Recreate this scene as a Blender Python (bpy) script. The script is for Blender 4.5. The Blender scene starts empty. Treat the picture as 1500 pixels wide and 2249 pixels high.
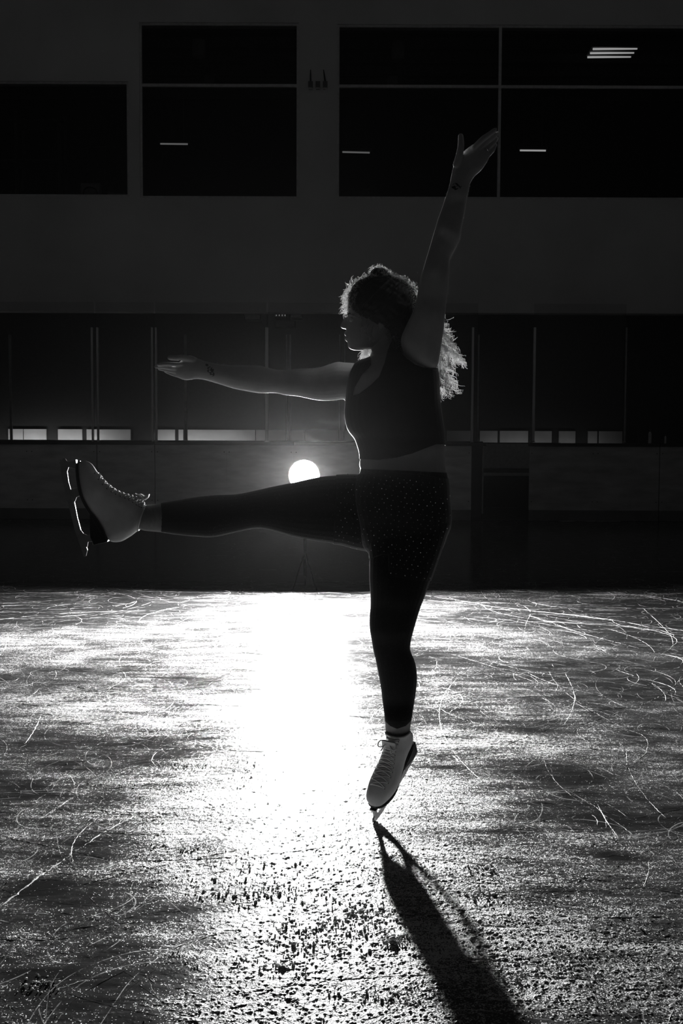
import bpy, bmesh, math, random
import numpy as np
from mathutils import Vector, Matrix
from mathutils.bvhtree import BVHTree

random.seed(7)
rng = np.random.default_rng(7)
scene = bpy.context.scene
COL = scene.collection

# ------------------------------------------------------------------ camera
CAM = np.array((0.0, 0.0, 1.298))
FPX = 2640.0                                   # focal length in px of the 1500 x 2249 frame
PITCH, ROLL = math.radians(3.92), math.radians(0.22)
Fv = np.array((0, math.cos(PITCH), -math.sin(PITCH)))
R0 = np.array((1.0, 0, 0)); U0 = np.array((0, math.sin(PITCH), math.cos(PITCH)))
Rv = math.cos(ROLL) * R0 + math.sin(ROLL) * U0
Uv = -math.sin(ROLL) * R0 + math.cos(ROLL) * U0
cam = bpy.data.cameras.new('camera')
cam.sensor_fit = 'VERTICAL'; cam.sensor_height = 36.0; cam.lens = 36.0 * FPX / 2249.0
cam.clip_start = 0.05; cam.clip_end = 200
cam_ob = bpy.data.objects.new('camera', cam); COL.objects.link(cam_ob)
cam_ob.matrix_world = Matrix(((Rv[0], Uv[0], -Fv[0], CAM[0]), (Rv[1], Uv[1], -Fv[1], CAM[1]),
                              (Rv[2], Uv[2], -Fv[2], CAM[2]), (0, 0, 0, 1)))
scene.camera = cam_ob
scene.view_settings.view_transform = 'Standard'
scene.view_settings.look = 'None'
scene.view_settings.gamma = 1.0
scene.view_settings.use_curve_mapping = False
scene.view_settings.exposure = 0.0

# ------------------------------------------------------------------ light levels
AMBIENT = 0.0125          # dim stray light of the dark hall
STROBE = 11500.0         # the strobe's frosted dome
BENCH_FILL_W = 5.0            # added fill lights hidden in the player bench, watts
HAZE, HAZE_G = 0.00010, 0.9
world = bpy.data.worlds.new('world'); scene.world = world; world.use_nodes = True
world.node_tree.nodes['Background'].inputs[0].default_value = (1, 1, 1, 1)
world.node_tree.nodes['Background'].inputs[1].default_value = AMBIENT
cy = scene.cycles
cy.sample_clamp_indirect = 3.0
cy.max_bounces = 5; cy.diffuse_bounces = 2; cy.glossy_bounces = 2; cy.volume_bounces = 0; cy.transparent_max_bounces = 12
cy.use_denoising = True
cy.use_adaptive_sampling = True; cy.adaptive_threshold = 0.025


def ray(x, y):
    return Fv * FPX + (x - 750.0) * Rv - (y - 1124.5) * Uv


def px(x, y, Y):                                # the point at depth Y seen at pixel x, y
    r = ray(x, y)
    return CAM + r * (Y / r[1])


def ground(x, y, z=0.0):
    r = ray(x, y)
    return CAM + r * ((z - CAM[2]) / r[2])


def proj(P):
    d = np.asarray(P) - CAM
    k = FPX / (d @ Fv)
    return 750 + (d @ Rv) * k, 1124.5 - (d @ Uv) * k


Y_LAMP = ground(668, 1306)[1]
P_LAMP = px(668, 1044, Y_LAMP)
Y_BOARD = 17.25
Y_WALL = 19.2
Y_REAR = 21.2

# ------------------------------------------------------------------ materials
def new_mat(name):
    m = bpy.data.materials.new(name); m.use_nodes = True
    return m, m.node_tree, m.node_tree.nodes['Principled BSDF']


def N(nt, typ, **kw):
    n = nt.nodes.new(typ)
    for k, v in kw.items():
        setattr(n, k, v)
    return n


def noise(nt, scale, detail=3, coord=None, rough=0.5, stretch=None):
    if coord is None:
        coord = N(nt, 'ShaderNodeTexCoord').outputs['Object']
    if stretch:
        mp = N(nt, 'ShaderNodeMapping'); mp.inputs['Scale'].default_value = stretch
        nt.links.new(coord, mp.inputs[0]); coord = mp.outputs[0]
    n = N(nt, 'ShaderNodeTexNoise'); n.inputs['Scale'].default_value = scale
    n.inputs['Detail'].default_value = detail; n.inputs['Roughness'].default_value = rough
    nt.links.new(coord, n.inputs['Vector'])
    return n.outputs['Fac']


def ramp(nt, fac, lo, hi, a=0.0, b=1.0):
    r = N(nt, 'ShaderNodeMapRange'); r.inputs['From Min'].default_value = lo; r.inputs['From Max'].default_value = hi
    r.inputs['To Min'].default_value = a; r.inputs['To Max'].default_value = b
    nt.links.new(fac, r.inputs['Value'])
    return r.outputs['Result']


def math_n(nt, op, a, b=None):
    m = N(nt, 'ShaderNodeMath', operation=op)
    for i, v in enumerate((a, b)):
        if v is None: continue
        if isinstance(v, (int, float)): m.inputs[i].default_value = v
        else: nt.links.new(v, m.inputs[i])
    return m.outputs[0]


def simple(name, g, rough=0.6, metal=0.0, var=0.12, nscale=20, bump=0.0, bscale=60, stretch=None, sheen=0.0, spec=0.5):
    m, nt, b = new_mat(name)
    f = noise(nt, nscale, 4, stretch=stretch)
    v = ramp(nt, f, 0.3, 0.7, g * (1 - var), g * (1 + var))
    cc = N(nt, 'ShaderNodeCombineColor')
    for i in range(3): nt.links.new(v, cc.inputs[i])
    nt.links.new(cc.outputs[0], b.inputs['Base Color'])
    b.inputs['Roughness'].default_value = rough; b.inputs['Metallic'].default_value = metal
    b.inputs['Specular IOR Level'].default_value = spec
    if sheen:
        b.inputs['Sheen Weight'].default_value = sheen; b.inputs['Sheen Roughness'].default_value = 0.4
    if bump:
        bm_ = N(nt, 'ShaderNodeBump'); bm_.inputs['Strength'].default_value = bump; bm_.inputs['Distance'].default_value = 0.002
        nt.links.new(noise(nt, bscale, 4, stretch=stretch), bm_.inputs['Height']); nt.links.new(bm_.outputs[0], b.inputs['Normal'])
    return m


M = {}
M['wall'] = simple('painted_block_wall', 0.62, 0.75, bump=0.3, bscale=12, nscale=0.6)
nt = M['wall'].node_tree; b = nt.nodes['Principled BSDF']
bt = N(nt, 'ShaderNodeTexBrick'); bt.inputs['Scale'].default_value = 1.0
bt.inputs['Brick Width'].default_value = 0.4; bt.inputs['Row Height'].default_value = 0.2; bt.inputs['Mortar Size'].default_value = 0.006
tc = N(nt, 'ShaderNodeTexCoord'); mp = N(nt, 'ShaderNodeMapping'); mp.inputs['Rotation'].default_value = (math.pi / 2, 0, 0)
nt.links.new(tc.outputs['Object'], mp.inputs[0]); nt.links.new(mp.outputs[0], bt.inputs['Vector'])
bp = N(nt, 'ShaderNodeBump'); bp.inputs['Strength'].default_value = 0.25; bp.inputs['Distance'].default_value = 0.004; bp.invert = True
nt.links.new(bt.outputs['Fac'], bp.inputs['Height']); nt.links.new(bp.outputs[0], b.inputs['Normal'])
M['frame'] = simple('painted_frame', 0.6, 0.5)
M['board'] = simple('white_board_plastic', 0.86, 0.45, nscale=2.2, var=0.22, bump=0.15, bscale=9, stretch=(1, 1, 3.5))
M['board_shaded'] = simple('shaded_board_plastic', 0.5, 0.5, nscale=2.2, var=0.25, bump=0.15, bscale=9, stretch=(1, 1, 3.5))  # same white boards, darker colour for the weaker light on the right
M['kick'] = simple('kick_plate_plastic', 0.17, 0.4, nscale=6)
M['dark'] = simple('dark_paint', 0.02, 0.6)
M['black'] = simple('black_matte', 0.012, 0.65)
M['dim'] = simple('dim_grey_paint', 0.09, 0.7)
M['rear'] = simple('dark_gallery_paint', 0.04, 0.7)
M['stand'] = simple('dull_black_stand', 0.003, 1.0, spec=0.0)
M['alu'] = simple('aluminium_post', 0.62, 0.4, metal=0.3, nscale=3, stretch=(30, 30, 1))
M['alu_dull'] = simple('dull_aluminium', 0.3, 0.5, metal=0.5)
M['wains'] = simple('white_wainscot', 0.8, 0.6, nscale=3)
M['steel'] = simple('blade_steel', 0.55, 0.33, metal=1.0, nscale=40, bump=0.2, bscale=70)
M['boot'] = simple('white_leather', 0.7, 0.42, nscale=30, var=0.08, bump=0.15, bscale=160)
M['lace'] = simple('white_lace', 0.75, 0.8)
M['sole'] = simple('black_sole', 0.008, 0.35)
M['sock'] = simple('ribbed_sock', 0.27, 0.9, nscale=10, bump=0.7, bscale=60, stretch=(12, 12, 1), sheen=0.5)
M['tights'] = simple('black_tights', 0.012, 0.75, sheen=0.25, nscale=300, spec=0.25)
M['shorts'] = simple('black_velvet', 0.012, 0.7, sheen=0.3, bump=0.2, bscale=90, spec=0.25)
M['top'] = simple('black_stretch_top', 0.015, 0.6, sheen=0.2, bump=0.1, bscale=70, spec=0.3)
M['skin'] = simple('skin', 0.42, 0.5, nscale=30, var=0.06, bump=0.12, bscale=200, sheen=0.35)
M['gem'] = simple('rhinestone', 0.9, 0.08, metal=0.9)
M['nail'] = simple('fingernail', 0.4, 0.2)
M['eye'] = simple('eye_white', 0.5, 0.1)
M['card'] = simple('pale_plastic', 0.5, 0.5)

# tattoos on both wrists live in the skin's own pattern
def tattoo(spots):
    nt = M['skin'].node_tree; b = nt.nodes['Principled BSDF']
    tc = N(nt, 'ShaderNodeTexCoord'); acc = None
    nz = noise(nt, 130, 3, tc.outputs['Object'])
    for (p, r) in spots:
        vm = N(nt, 'ShaderNodeVectorMath', operation='DISTANCE')
        nt.links.new(tc.outputs['Object'], vm.inputs[0]); vm.inputs[1].default_value = p
        d = math_n(nt, 'LESS_THAN', vm.outputs['Value'], r)
        acc = d if acc is None else math_n(nt, 'MAXIMUM', acc, d)
    k = math_n(nt, 'MULTIPLY', acc, ramp(nt, nz, 0.42, 0.5))
    mix = N(nt, 'ShaderNodeMix', data_type='RGBA')
    nt.links.new(k, mix.inputs[0]); nt.links.new(b.inputs['Base Color'].links[0].from_socket, mix.inputs[6])
    mix.inputs[7].default_value = (0.02, 0.02, 0.02, 1)
    nt.links.new(mix.outputs[2], b.inputs['Base Color'])


# hair: thin strands that also let light through
m, nt, b = new_mat('curly_hair'); M['hair'] = m
b.inputs['Base Color'].default_value = (0.2, 0.2, 0.2, 1); b.inputs['Roughness'].default_value = 0.3
tr = N(nt, 'ShaderNodeBsdfTranslucent'); tr.inputs[0].default_value = (0.97, 0.97, 0.97, 1)
mx = N(nt, 'ShaderNodeMixShader'); mx.inputs[0].default_value = 0.8
nt.links.new(b.outputs[0], mx.inputs[1]); nt.links.new(tr.outputs[0], mx.inputs[2])
nt.links.new(mx.outputs[0], nt.nodes['Material Output'].inputs[0])
M['haircore'] = simple('dark_hair_mass', 0.006, 0.6, nscale=60, bump=0.6, bscale=90)


def glass_mat(name, tint, refl=0.6):
    m, nt, b = new_mat(name); nt.nodes.remove(b)
    t = N(nt, 'ShaderNodeBsdfTransparent'); t.inputs[0].default_value = (tint, tint, tint, 1)
    g = N(nt, 'ShaderNodeBsdfGlossy'); g.inputs['Roughness'].default_value = 0.03; g.inputs[0].default_value = (refl, refl, refl, 1)
    fr = N(nt, 'ShaderNodeFresnel'); fr.inputs[0].default_value = 1.45
    mx = N(nt, 'ShaderNodeMixShader')
    nt.links.new(fr.outputs[0], mx.inputs[0]); nt.links.new(t.outputs[0], mx.inputs[1]); nt.links.new(g.outputs[0], mx.inputs[2])
    nt.links.new(mx.outputs[0], nt.nodes['Material Output'].inputs[0])
    return m


M['glass'] = glass_mat('rink_glass', 0.9)
M['glass_dark'] = glass_mat('window_glass', 0.75, 0.4)


def emit(name, s):
    m, nt, b = new_mat(name); nt.nodes.remove(b)
    e = N(nt, 'ShaderNodeEmission'); e.inputs[1].default_value = s
    nt.links.new(e.outputs[0], nt.nodes['Material Output'].inputs[0])
    return m


M['strobe'] = emit('strobe_dome_light', STROBE)
M['tube'] = emit('fluorescent_tube', 0.55)
M['tube_dim'] = emit('faint_tube', 0.16)


def ice_material():
    m, nt, b = new_mat('scratched_ice')
    tc = N(nt, 'ShaderNodeTexCoord').outputs['Object']
    att = N(nt, 'ShaderNodeAttribute'); att.attribute_name = 'snow'
    # grain of loose snow
    g1 = noise(nt, 210, 2, tc, 0.6)
    g2 = noise(nt, 62, 3, tc, 0.65)
    st1 = noise(nt, 3.0, 5, tc, 0.65, stretch=(1.0, 5.0, 1))
    st2 = noise(nt, 5.0, 4, tc, 0.6, stretch=(0.9, 1.3, 1))
    cover = math_n(nt, 'ADD', math_n(nt, 'MULTIPLY', math_n(nt, 'SUBTRACT', st1, .5), 0.9), math_n(nt, 'MULTIPLY', math_n(nt, 'SUBTRACT', st2, .5), 0.7))
    cover = math_n(nt, 'ADD', cover, att.outputs['Fac'])
    # fine skate cuts: rings round random centres, broken by noise
    acc = None
    for sc_, w, seed in ((0.55, 0.010, 0.0), (1.1, 0.012, 3.7), (2.2, 0.018, 9.1), (0.8, 0.008, 14.2), (1.7, 0.014, 21.0), (3.4, 0.022, 30.5), (0.38, 0.006, 41.3), (2.8, 0.018, 51.9)):
        mp = N(nt, 'ShaderNodeMapping'); mp.inputs['Location'].default_value = (seed, seed * 1.7, seed * 0.3)
        mp.inputs['Scale'].default_value = (1, 0.8, 0.0)
        wob = N(nt, 'ShaderNodeTexNoise'); wob.inputs['Scale'].default_value = 0.7
        nt.links.new(tc, wob.inputs['Vector'])
        vm = N(nt, 'ShaderNodeVectorMath', operation='MULTIPLY_ADD')
        nt.links.new(wob.outputs['Color'], vm.inputs[0]); vm.inputs[1].default_value = (0.5, 0.5, 0); nt.links.new(tc, vm.inputs[2])
        nt.links.new(vm.outputs[0], mp.inputs[0])
        vo = N(nt, 'ShaderNodeTexVoronoi', voronoi_dimensions='2D'); vo.inputs['Scale'].default_value = sc_; vo.inputs['Randomness'].default_value = 1.0
        nt.links.new(mp.outputs[0], vo.inputs['Vector'])
        sep = N(nt, 'ShaderNodeSeparateColor'); nt.links.new(vo.outputs['Color'], sep.inputs[0])
        rad = ramp(nt, sep.outputs[0], 0, 1, 0.25, 0.75)
        d = math_n(nt, 'ABSOLUTE', math_n(nt, 'SUBTRACT', vo.outputs['Distance'], rad))
        line = ramp(nt, d, 0.0, w * 0.13 * max(sc_, 0.6), 1.0, 0.0)
        acc = line if acc is None else math_n(nt, 'MAXIMUM', acc, line)
    brk = ramp(nt, noise(nt, 7, 4, tc, 0.7), 0.45, 0.6)
    cuts = math_n(nt, 'MULTIPLY', acc, brk)
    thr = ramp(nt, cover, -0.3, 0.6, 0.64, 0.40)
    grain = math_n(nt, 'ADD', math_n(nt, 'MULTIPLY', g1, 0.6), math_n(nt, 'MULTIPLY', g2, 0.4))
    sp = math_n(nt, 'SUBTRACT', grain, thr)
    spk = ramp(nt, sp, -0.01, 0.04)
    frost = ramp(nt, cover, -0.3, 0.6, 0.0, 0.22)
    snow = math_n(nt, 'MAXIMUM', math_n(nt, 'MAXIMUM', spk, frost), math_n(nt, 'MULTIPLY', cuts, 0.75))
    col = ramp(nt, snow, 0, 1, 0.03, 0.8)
    cc = N(nt, 'ShaderNodeCombineColor')
    for i in range(3): nt.links.new(col, cc.inputs[i])
    nt.links.new(cc.outputs[0], b.inputs['Base Color'])
    nt.links.new(ramp(nt, snow, 0, 1, 0.16, 0.6), b.inputs['Roughness'])
    b.inputs['IOR'].default_value = 1.31
    h = math_n(nt, 'ADD', math_n(nt, 'MULTIPLY', grain, ramp(nt, cover, -.3, .5, 0.10, 0.8)), math_n(nt, 'MULTIPLY', spk, 0.35))
    bm_ = N(nt, 'ShaderNodeBump'); bm_.inputs['Strength'].default_value = 0.8; bm_.inputs['Distance'].default_value = 0.0022
    nt.links.new(h, bm_.inputs['Height']); nt.links.new(bm_.outputs[0], b.inputs['Normal'])
    return m


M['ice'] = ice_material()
M['snow'] = simple('packed_snow', 0.8, 0.6, nscale=200, bump=0.6, bscale=220)

# ------------------------------------------------------------------ mesh helpers
def link_mesh(name, verts, faces, mat, parent=None, smooth=False):
    me = bpy.data.meshes.new(name)
    me.from_pydata([tuple(map(float, v)) for v in verts], [], faces)
    if mat: me.materials.append(mat)
    if smooth: me.polygons.foreach_set('use_smooth', [True] * len(me.polygons))
    me.update()
    o = bpy.data.objects.new(name, me); COL.objects.link(o)
    if parent:
        o.parent = parent
        o.matrix_parent_inverse = parent_inv(parent)
    return o


def parent_inv(p):
    mw = p.matrix_basis.copy()
    q = p
    while q.parent:
        mw = q.parent.matrix_basis @ q.matrix_parent_inverse @ mw if False else mw
        q = q.parent
    return p_world(p).inverted()


def p_world(p):
    if p.parent is None: return p.matrix_basis.copy()
    return p_world(p.parent) @ p.matrix_parent_inverse @ p.matrix_basis


def tag(o, label=None, cat=None, group=None, kind=None):
    if label: o['label'] = label
    if cat: o['category'] = cat
    if group: o['group'] = group
    if kind: o['kind'] = kind
    return o


def empty(name, loc, label, cat, group=None):
    o = bpy.data.objects.new(name, None); COL.objects.link(o)
    o.location = tuple(map(float, loc)); o.empty_display_size = 0.1
    return tag(o, label, cat, group)


class MB:
    def __init__(s): s.v = []; s.f = []
    def add(s, v, f):
        n = len(s.v); s.v += [tuple(map(float, p)) for p in v]; s.f += [tuple(i + n for i in q) for q in f]; return s
    def box(s, a, b):
        x0, y0, z0 = a; x1, y1, z1 = b
        return s.add([(x0, y0, z0), (x1, y0, z0), (x1, y1, z0), (x0, y1, z0), (x0, y0, z1), (x1, y0, z1), (x1, y1, z1), (x0, y1, z1)],
                     [(0, 3, 2, 1), (4, 5, 6, 7), (0, 1, 5, 4), (1, 2, 6, 5), (2, 3, 7, 6), (3, 0, 4, 7)])
    def tube(s, pts, r, n=8, closed_caps=True):
        pts = [np.asarray(p, float) for p in pts]; k = len(pts)
        rr = r if hasattr(r, '__len__') else [r] * k
        t0 = pts[1] - pts[0]; t0 /= np.linalg.norm(t0)
        up = np.array((0, 0, 1.0)) if abs(t0[2]) < 0.9 else np.array((1.0, 0, 0))
        u = np.cross(t0, up); u /= np.linalg.norm(u)
        V = []
        for i in range(k):
            t = pts[min(i + 1, k - 1)] - pts[max(i - 1, 0)]; L = np.linalg.norm(t); t = t / L if L > 1e-9 else t0
            u = u - t * (u @ t); u /= np.linalg.norm(u); w = np.cross(t, u)
            for j in range(n):
                a = 2 * math.pi * j / n
                V.append(pts[i] + rr[i] * (math.cos(a) * u + math.sin(a) * w))
        F = [(i * n + j, i * n + (j + 1) % n, (i + 1) * n + (j + 1) % n, (i + 1) * n + j) for i in range(k - 1) for j in range(n)]
        if closed_caps: F += [tuple(range(n - 1, -1, -1)), tuple(range((k - 1) * n, k * n))]
        return s.add(V, F)
    def lathe(s, c, prof, axis='z', n=32):
        V = []
        for (r, h) in prof:
            for j in range(n):
                a = 2 * math.pi * j / n
                x, y = r * math.cos(a), r * math.sin(a)
                V.append((c[0] + x, c[1] + y, c[2] + h) if axis == 'z' else (c[0] + x, c[1] + h, c[2] + y))
        k = len(prof)
        F = [(i * n + j, i * n + (j + 1) % n, (i + 1) * n + (j + 1) % n, (i + 1) * n + j) for i in range(k - 1) for j in range(n)]
        F += [tuple(range(n - 1, -1, -1)), tuple(range((k - 1) * n, k * n))]
        return s.add(V, F)
    def build(s, name, mat, parent=None, smooth=False, bevel=0):
        o = link_mesh(name, s.v, s.f, mat, parent, smooth)
        if bevel:
            bv = o.modifiers.new('bevel', 'BEVEL'); bv.width = bevel; bv.segments = 2; bv.limit_method = 'ANGLE'
        return o


def pxbox(mb, x0, y0, x1, y1, Y, d):            # a box whose front face fills a pixel rectangle at depth Y
    a = px(x0, y1, Y); c = px(x1, y0, Y)
    e = px(x0, y0, Y); g = px(x1, y1, Y)
    return mb.box(((a[0] + e[0]) / 2, Y, (a[2] + g[2]) / 2), ((c[0] + g[0]) / 2, Y + d, (c[2] + e[2]) / 2))


# ------------------------------------------------------------------ value noise in numpy
TAB = rng.random((256, 256))
def vnoise(x, y, s, seed=0):
    x = x * s + seed * 17.31; y = y * s + seed * 7.77
    xi = np.floor(x).astype(int); yi = np.floor(y).astype(int); fx = x - xi; fy = y - yi
    fx = fx * fx * (3 - 2 * fx); fy = fy * fy * (3 - 2 * fy)
    a = TAB[xi & 255, yi & 255]; b = TAB[(xi + 1) & 255, yi & 255]; c = TAB[xi & 255, (yi + 1) & 255]; d = TAB[(xi + 1) & 255, (yi + 1) & 255]
    return (a * (1 - fx) + b * fx) * (1 - fy) + (c * (1 - fx) + d * fx) * fy


# ================================================================== THE ICE
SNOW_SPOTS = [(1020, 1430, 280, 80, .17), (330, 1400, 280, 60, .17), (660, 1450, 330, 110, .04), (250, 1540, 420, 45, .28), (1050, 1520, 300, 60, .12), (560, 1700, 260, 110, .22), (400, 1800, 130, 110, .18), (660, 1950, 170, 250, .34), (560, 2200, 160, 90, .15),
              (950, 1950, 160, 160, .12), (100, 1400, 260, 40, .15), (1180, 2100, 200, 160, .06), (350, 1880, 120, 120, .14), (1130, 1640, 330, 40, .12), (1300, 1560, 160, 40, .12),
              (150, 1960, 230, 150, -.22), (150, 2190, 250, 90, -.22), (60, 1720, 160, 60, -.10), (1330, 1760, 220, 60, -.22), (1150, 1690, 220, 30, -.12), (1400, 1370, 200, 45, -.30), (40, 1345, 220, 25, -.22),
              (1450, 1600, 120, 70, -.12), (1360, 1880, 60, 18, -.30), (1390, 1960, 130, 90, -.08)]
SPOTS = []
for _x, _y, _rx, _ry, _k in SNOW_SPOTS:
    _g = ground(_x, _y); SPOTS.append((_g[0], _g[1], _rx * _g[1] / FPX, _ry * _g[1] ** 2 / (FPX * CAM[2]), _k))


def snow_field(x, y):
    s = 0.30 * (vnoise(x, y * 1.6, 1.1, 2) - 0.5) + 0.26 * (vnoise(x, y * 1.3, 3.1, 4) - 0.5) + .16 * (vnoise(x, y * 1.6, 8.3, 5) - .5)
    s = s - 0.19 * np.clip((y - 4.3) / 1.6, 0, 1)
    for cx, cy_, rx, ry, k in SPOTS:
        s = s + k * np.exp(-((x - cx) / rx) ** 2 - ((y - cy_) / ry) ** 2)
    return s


def ice_height(x, y):
    h = 0.0012 * (vnoise(x, y, 9, 1) - 0.5) + 0.0008 * (vnoise(x, y * 1.4, 38, 3) - 0.5)
    c = np.clip((snow_field(x, y) + 0.25) * 1.8, 0.05, 1)
    l1 = np.clip(vnoise(x, y, 130, 5) * 0.55 + vnoise(x, y, 290, 6) * 0.45 - 0.60, 0, 1) * 0.010
    l2 = np.clip(vnoise(x, y * 2.2, 30, 8) * .8 + vnoise(x, y, 110, 11) * .2 - 0.70, 0, 1) * 0.009
    m2 = np.clip((vnoise(x, y, 3.3, 9) - 0.52) * 4, 0, 1)
    return h + c * l1 + m2 * c * l2


def build_ice():
    rows = [2.0]
    while rows[-1] < 10.2: rows.append(rows[-1] + 0.0026 * (rows[-1] / 2.6) ** 2)
    rows = np.array(rows); nc = 1000
    s = np.linspace(-1, 1, nc)
    X = np.outer(rows * 0.34 + 0.15, s); Yg = np.repeat(rows[:, None], nc, 1)
    Z = ice_height(X, Yg)
    edge = np.minimum(1, (1 - np.abs(s)) * 30)[None, :]
    Z = Z * edge
    V = np.stack([X, Yg, Z], -1).reshape(-1, 3)
    nr = len(rows)
    idx = np.arange(nr * nc).reshape(nr, nc)
    Fq = np.stack([idx[:-1, :-1], idx[:-1, 1:], idx[1:, 1:], idx[1:, :-1]], -1).reshape(-1, 4)
    V = [V]; F = [Fq]; mi = [np.zeros(len(Fq), int)]; off = nr * nc
    # the rest of the sheet, level and a hair lower
    big = np.array([(-16, -6, -0.003), (16, -6, -0.003), (16, Y_BOARD + 0.1, -0.003), (-16, Y_BOARD + 0.1, -0.003)])
    V.append(big); F.append(np.array([[0, 1, 2, 3]]) + off); mi.append(np.zeros(1, int)); off += 4
    # ridges of snow thrown up beside blade cuts
    def ridge(P, w, h, seed):
        nonlocal off
        P = np.asarray(P)[:, :2]
        seg = np.diff(P, axis=0); L = np.r_[0, np.cumsum(np.linalg.norm(seg, axis=1))]
        step = 0.008 if w < 0.02 else 0.015
        step *= max(1, P[:, 1].mean() / 3.5)
        t = np.arange(0, L[-1], step)
        if len(t) < 4: return
        Q = np.stack([np.interp(t, L, P[:, 0]), np.interp(t, L, P[:, 1])], -1)
        T = np.gradient(Q, axis=0); T /= np.linalg.norm(T, axis=1)[:, None] + 1e-9
        Nn = np.stack([-T[:, 1], T[:, 0]], -1)
        hh = h * np.clip(vnoise(Q[:, 0], Q[:, 1], 90, seed) * 1.5 - 0.15, 0.0, 1.2) * np.clip(vnoise(Q[:, 0], Q[:, 1], 6, seed + 3) * 3 - 0.7, 0, 1)
        taper = np.minimum(1, np.minimum(t, L[-1] - t) / 0.06)
        hh = hh * taper
        z0 = ice_height(Q[:, 0], Q[:, 1])
        k = len(t)
        jit = (vnoise(Q[:, 0], Q[:, 1], 120, seed + 5) - 0.5) * w * 0.5
        A = np.c_[Q + Nn * (w / 2 + jit)[:, None], z0 - 0.002]
        B = np.c_[Q + Nn * jit[:, None], z0 + hh]
        C = np.c_[Q - Nn * (w / 2 - jit)[:, None], z0 - 0.002]
        VV = np.stack([A, B, C], 1).reshape(-1, 3)
        i = np.arange(k - 1) * 3 + off
        FF = np.concatenate([np.stack([i, i + 1, i + 4, i + 3], -1), np.stack([i + 1, i + 2, i + 5, i + 4], -1)])[:, ::-1]
        V.append(VV); F.append(FF); mi.append(np.ones(len(FF), int)); off += len(VV)
    def gl(pts): return [ground(a, b_) for a, b_ in pts]
    def smooth_path(P, n=40):
        P = np.array(P)[:, :2]; t = np.arange(len(P)); tt = np.linspace(0, len(P) - 1, n)
        out = np.zeros((n, 2))
        for k in range(n):
            i = min(int(tt[k]), len(P) - 2); u = tt[k] - i
            p0 = P[max(i - 1, 0)]; p1 = P[i]; p2 = P[i + 1]; p3 = P[min(i + 2, len(P) - 1)]
            out[k] = 0.5 * ((2 * p1) + (p2 - p0) * u + (2 * p0 - 5 * p1 + 4 * p2 - p3) * u * u + (3 * p1 - p0 - 3 * p2 + p3) * u ** 3)
        return out
    main = [([(0, 1992), (60, 1945), (130, 1895), (225, 1830), (300, 1790)], 0.030, 0.003),
            ([(40, 2200), (180, 2155), (300, 2115), (430, 2065), (560, 2030)], 0.022, 0.003),
            ([(372, 1705), (352, 1740), (352, 1790), (375, 1840), (378, 1890), (360, 1940)], 0.010, 0.004),
            ([(305, 1922), (288, 1950), (295, 1985), (340, 2020), (400, 2055)], 0.007, 0.003),
            ([(275, 2140), (315, 2142), (348, 2165)], 0.008, 0.004),
            ([(325, 2152), (350, 2195), (400, 2230), (450, 2252)], 0.009, 0.004),
            ([(120, 2249), (160, 2200), (210, 2165), (300, 2120)], 0.006, 0.003),
            ([(470, 1790), (470, 1850), (490, 1885)], 0.008, 0.004),
            ([(1312, 1765), (1330, 1800), (1358, 1840)], 0.008, 0.005),
            ([(1150, 1760), (1210, 1765), (1300, 1790), (1312, 1815)], 0.008, 0.004),
            ([(960, 1755), (1100, 1780), (1175, 1795), (1180, 1815)], 0.007, 0.004),
            ([(1000, 1835), (1020, 1840), (1022, 1862)], 0.007, 0.003),
            ([(1070, 1870), (1180, 1905), (1330, 1985), (1500, 2010)], 0.008, 0.003),
            ([(960, 1880), (1120, 1940), (1280, 1960), (1500, 2100)], 0.006, 0.003),
            ([(1060, 2020), (1180, 2090), (1290, 2150), (1420, 2170)], 0.010, 0.003),
            ([(1125, 1905), (1130, 1925), (1165, 1945), (1235, 1925), (1300, 1915)], 0.006, 0.003),
            ([(1135, 2000), (1300, 2015), (1500, 2012)], 0.010, 0.004),
            ([(930, 1990), (1050, 1960), (1110, 1960), (1150, 1940)], 0.008, 0.003),
            ([(1320, 2210), (1330, 2180), (1345, 2150)], 0.006, 0.003),
            ([(165, 1430), (190, 1465), (300, 1495), (430, 1500), (520, 1490)], 0.014, 0.004),
            ([(0, 1400), (14, 1415), (0, 1440)], 0.016, 0.004), ([(0, 1503), (40, 1490), (0, 1478)], 0.014, 0.004),
            ([(80, 1452), (122, 1475), (110, 1500), (70, 1520)], 0.012, 0.004),
            ([(1150, 1330), (1165, 1345), (1155, 1370), (1150, 1400)], 0.012, 0.004),
            ([(1240, 1475), (1262, 1530), (1240, 1590), (1180, 1640)], 0.012, 0.004),
            ([(1330, 1540), (1440, 1545), (1462, 1530), (1430, 1500), (1350, 1470)], 0.012, 0.004),
            ([(980, 1690), (1250, 1590), (1400, 1610), (1420, 1650), (1380, 1680)], 0.012, 0.004),
            ([(1400, 1325), (1475, 1400), (1440, 1440), (1300, 1455)], 0.014, 0.004),
            ([(0, 1560), (120, 1570), (300, 1585), (520, 1580)], 0.03, 0.005), ([(0, 1545), (200, 1553), (420, 1570)], 0.02, 0.004),
            ([(700, 2010), (850, 2000), (960, 1985)], 0.01, 0.003)]
    for i, (P, w, h) in enumerate(main): ridge(smooth_path(gl(P), 60), w * .7, h * .3, i)
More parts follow.
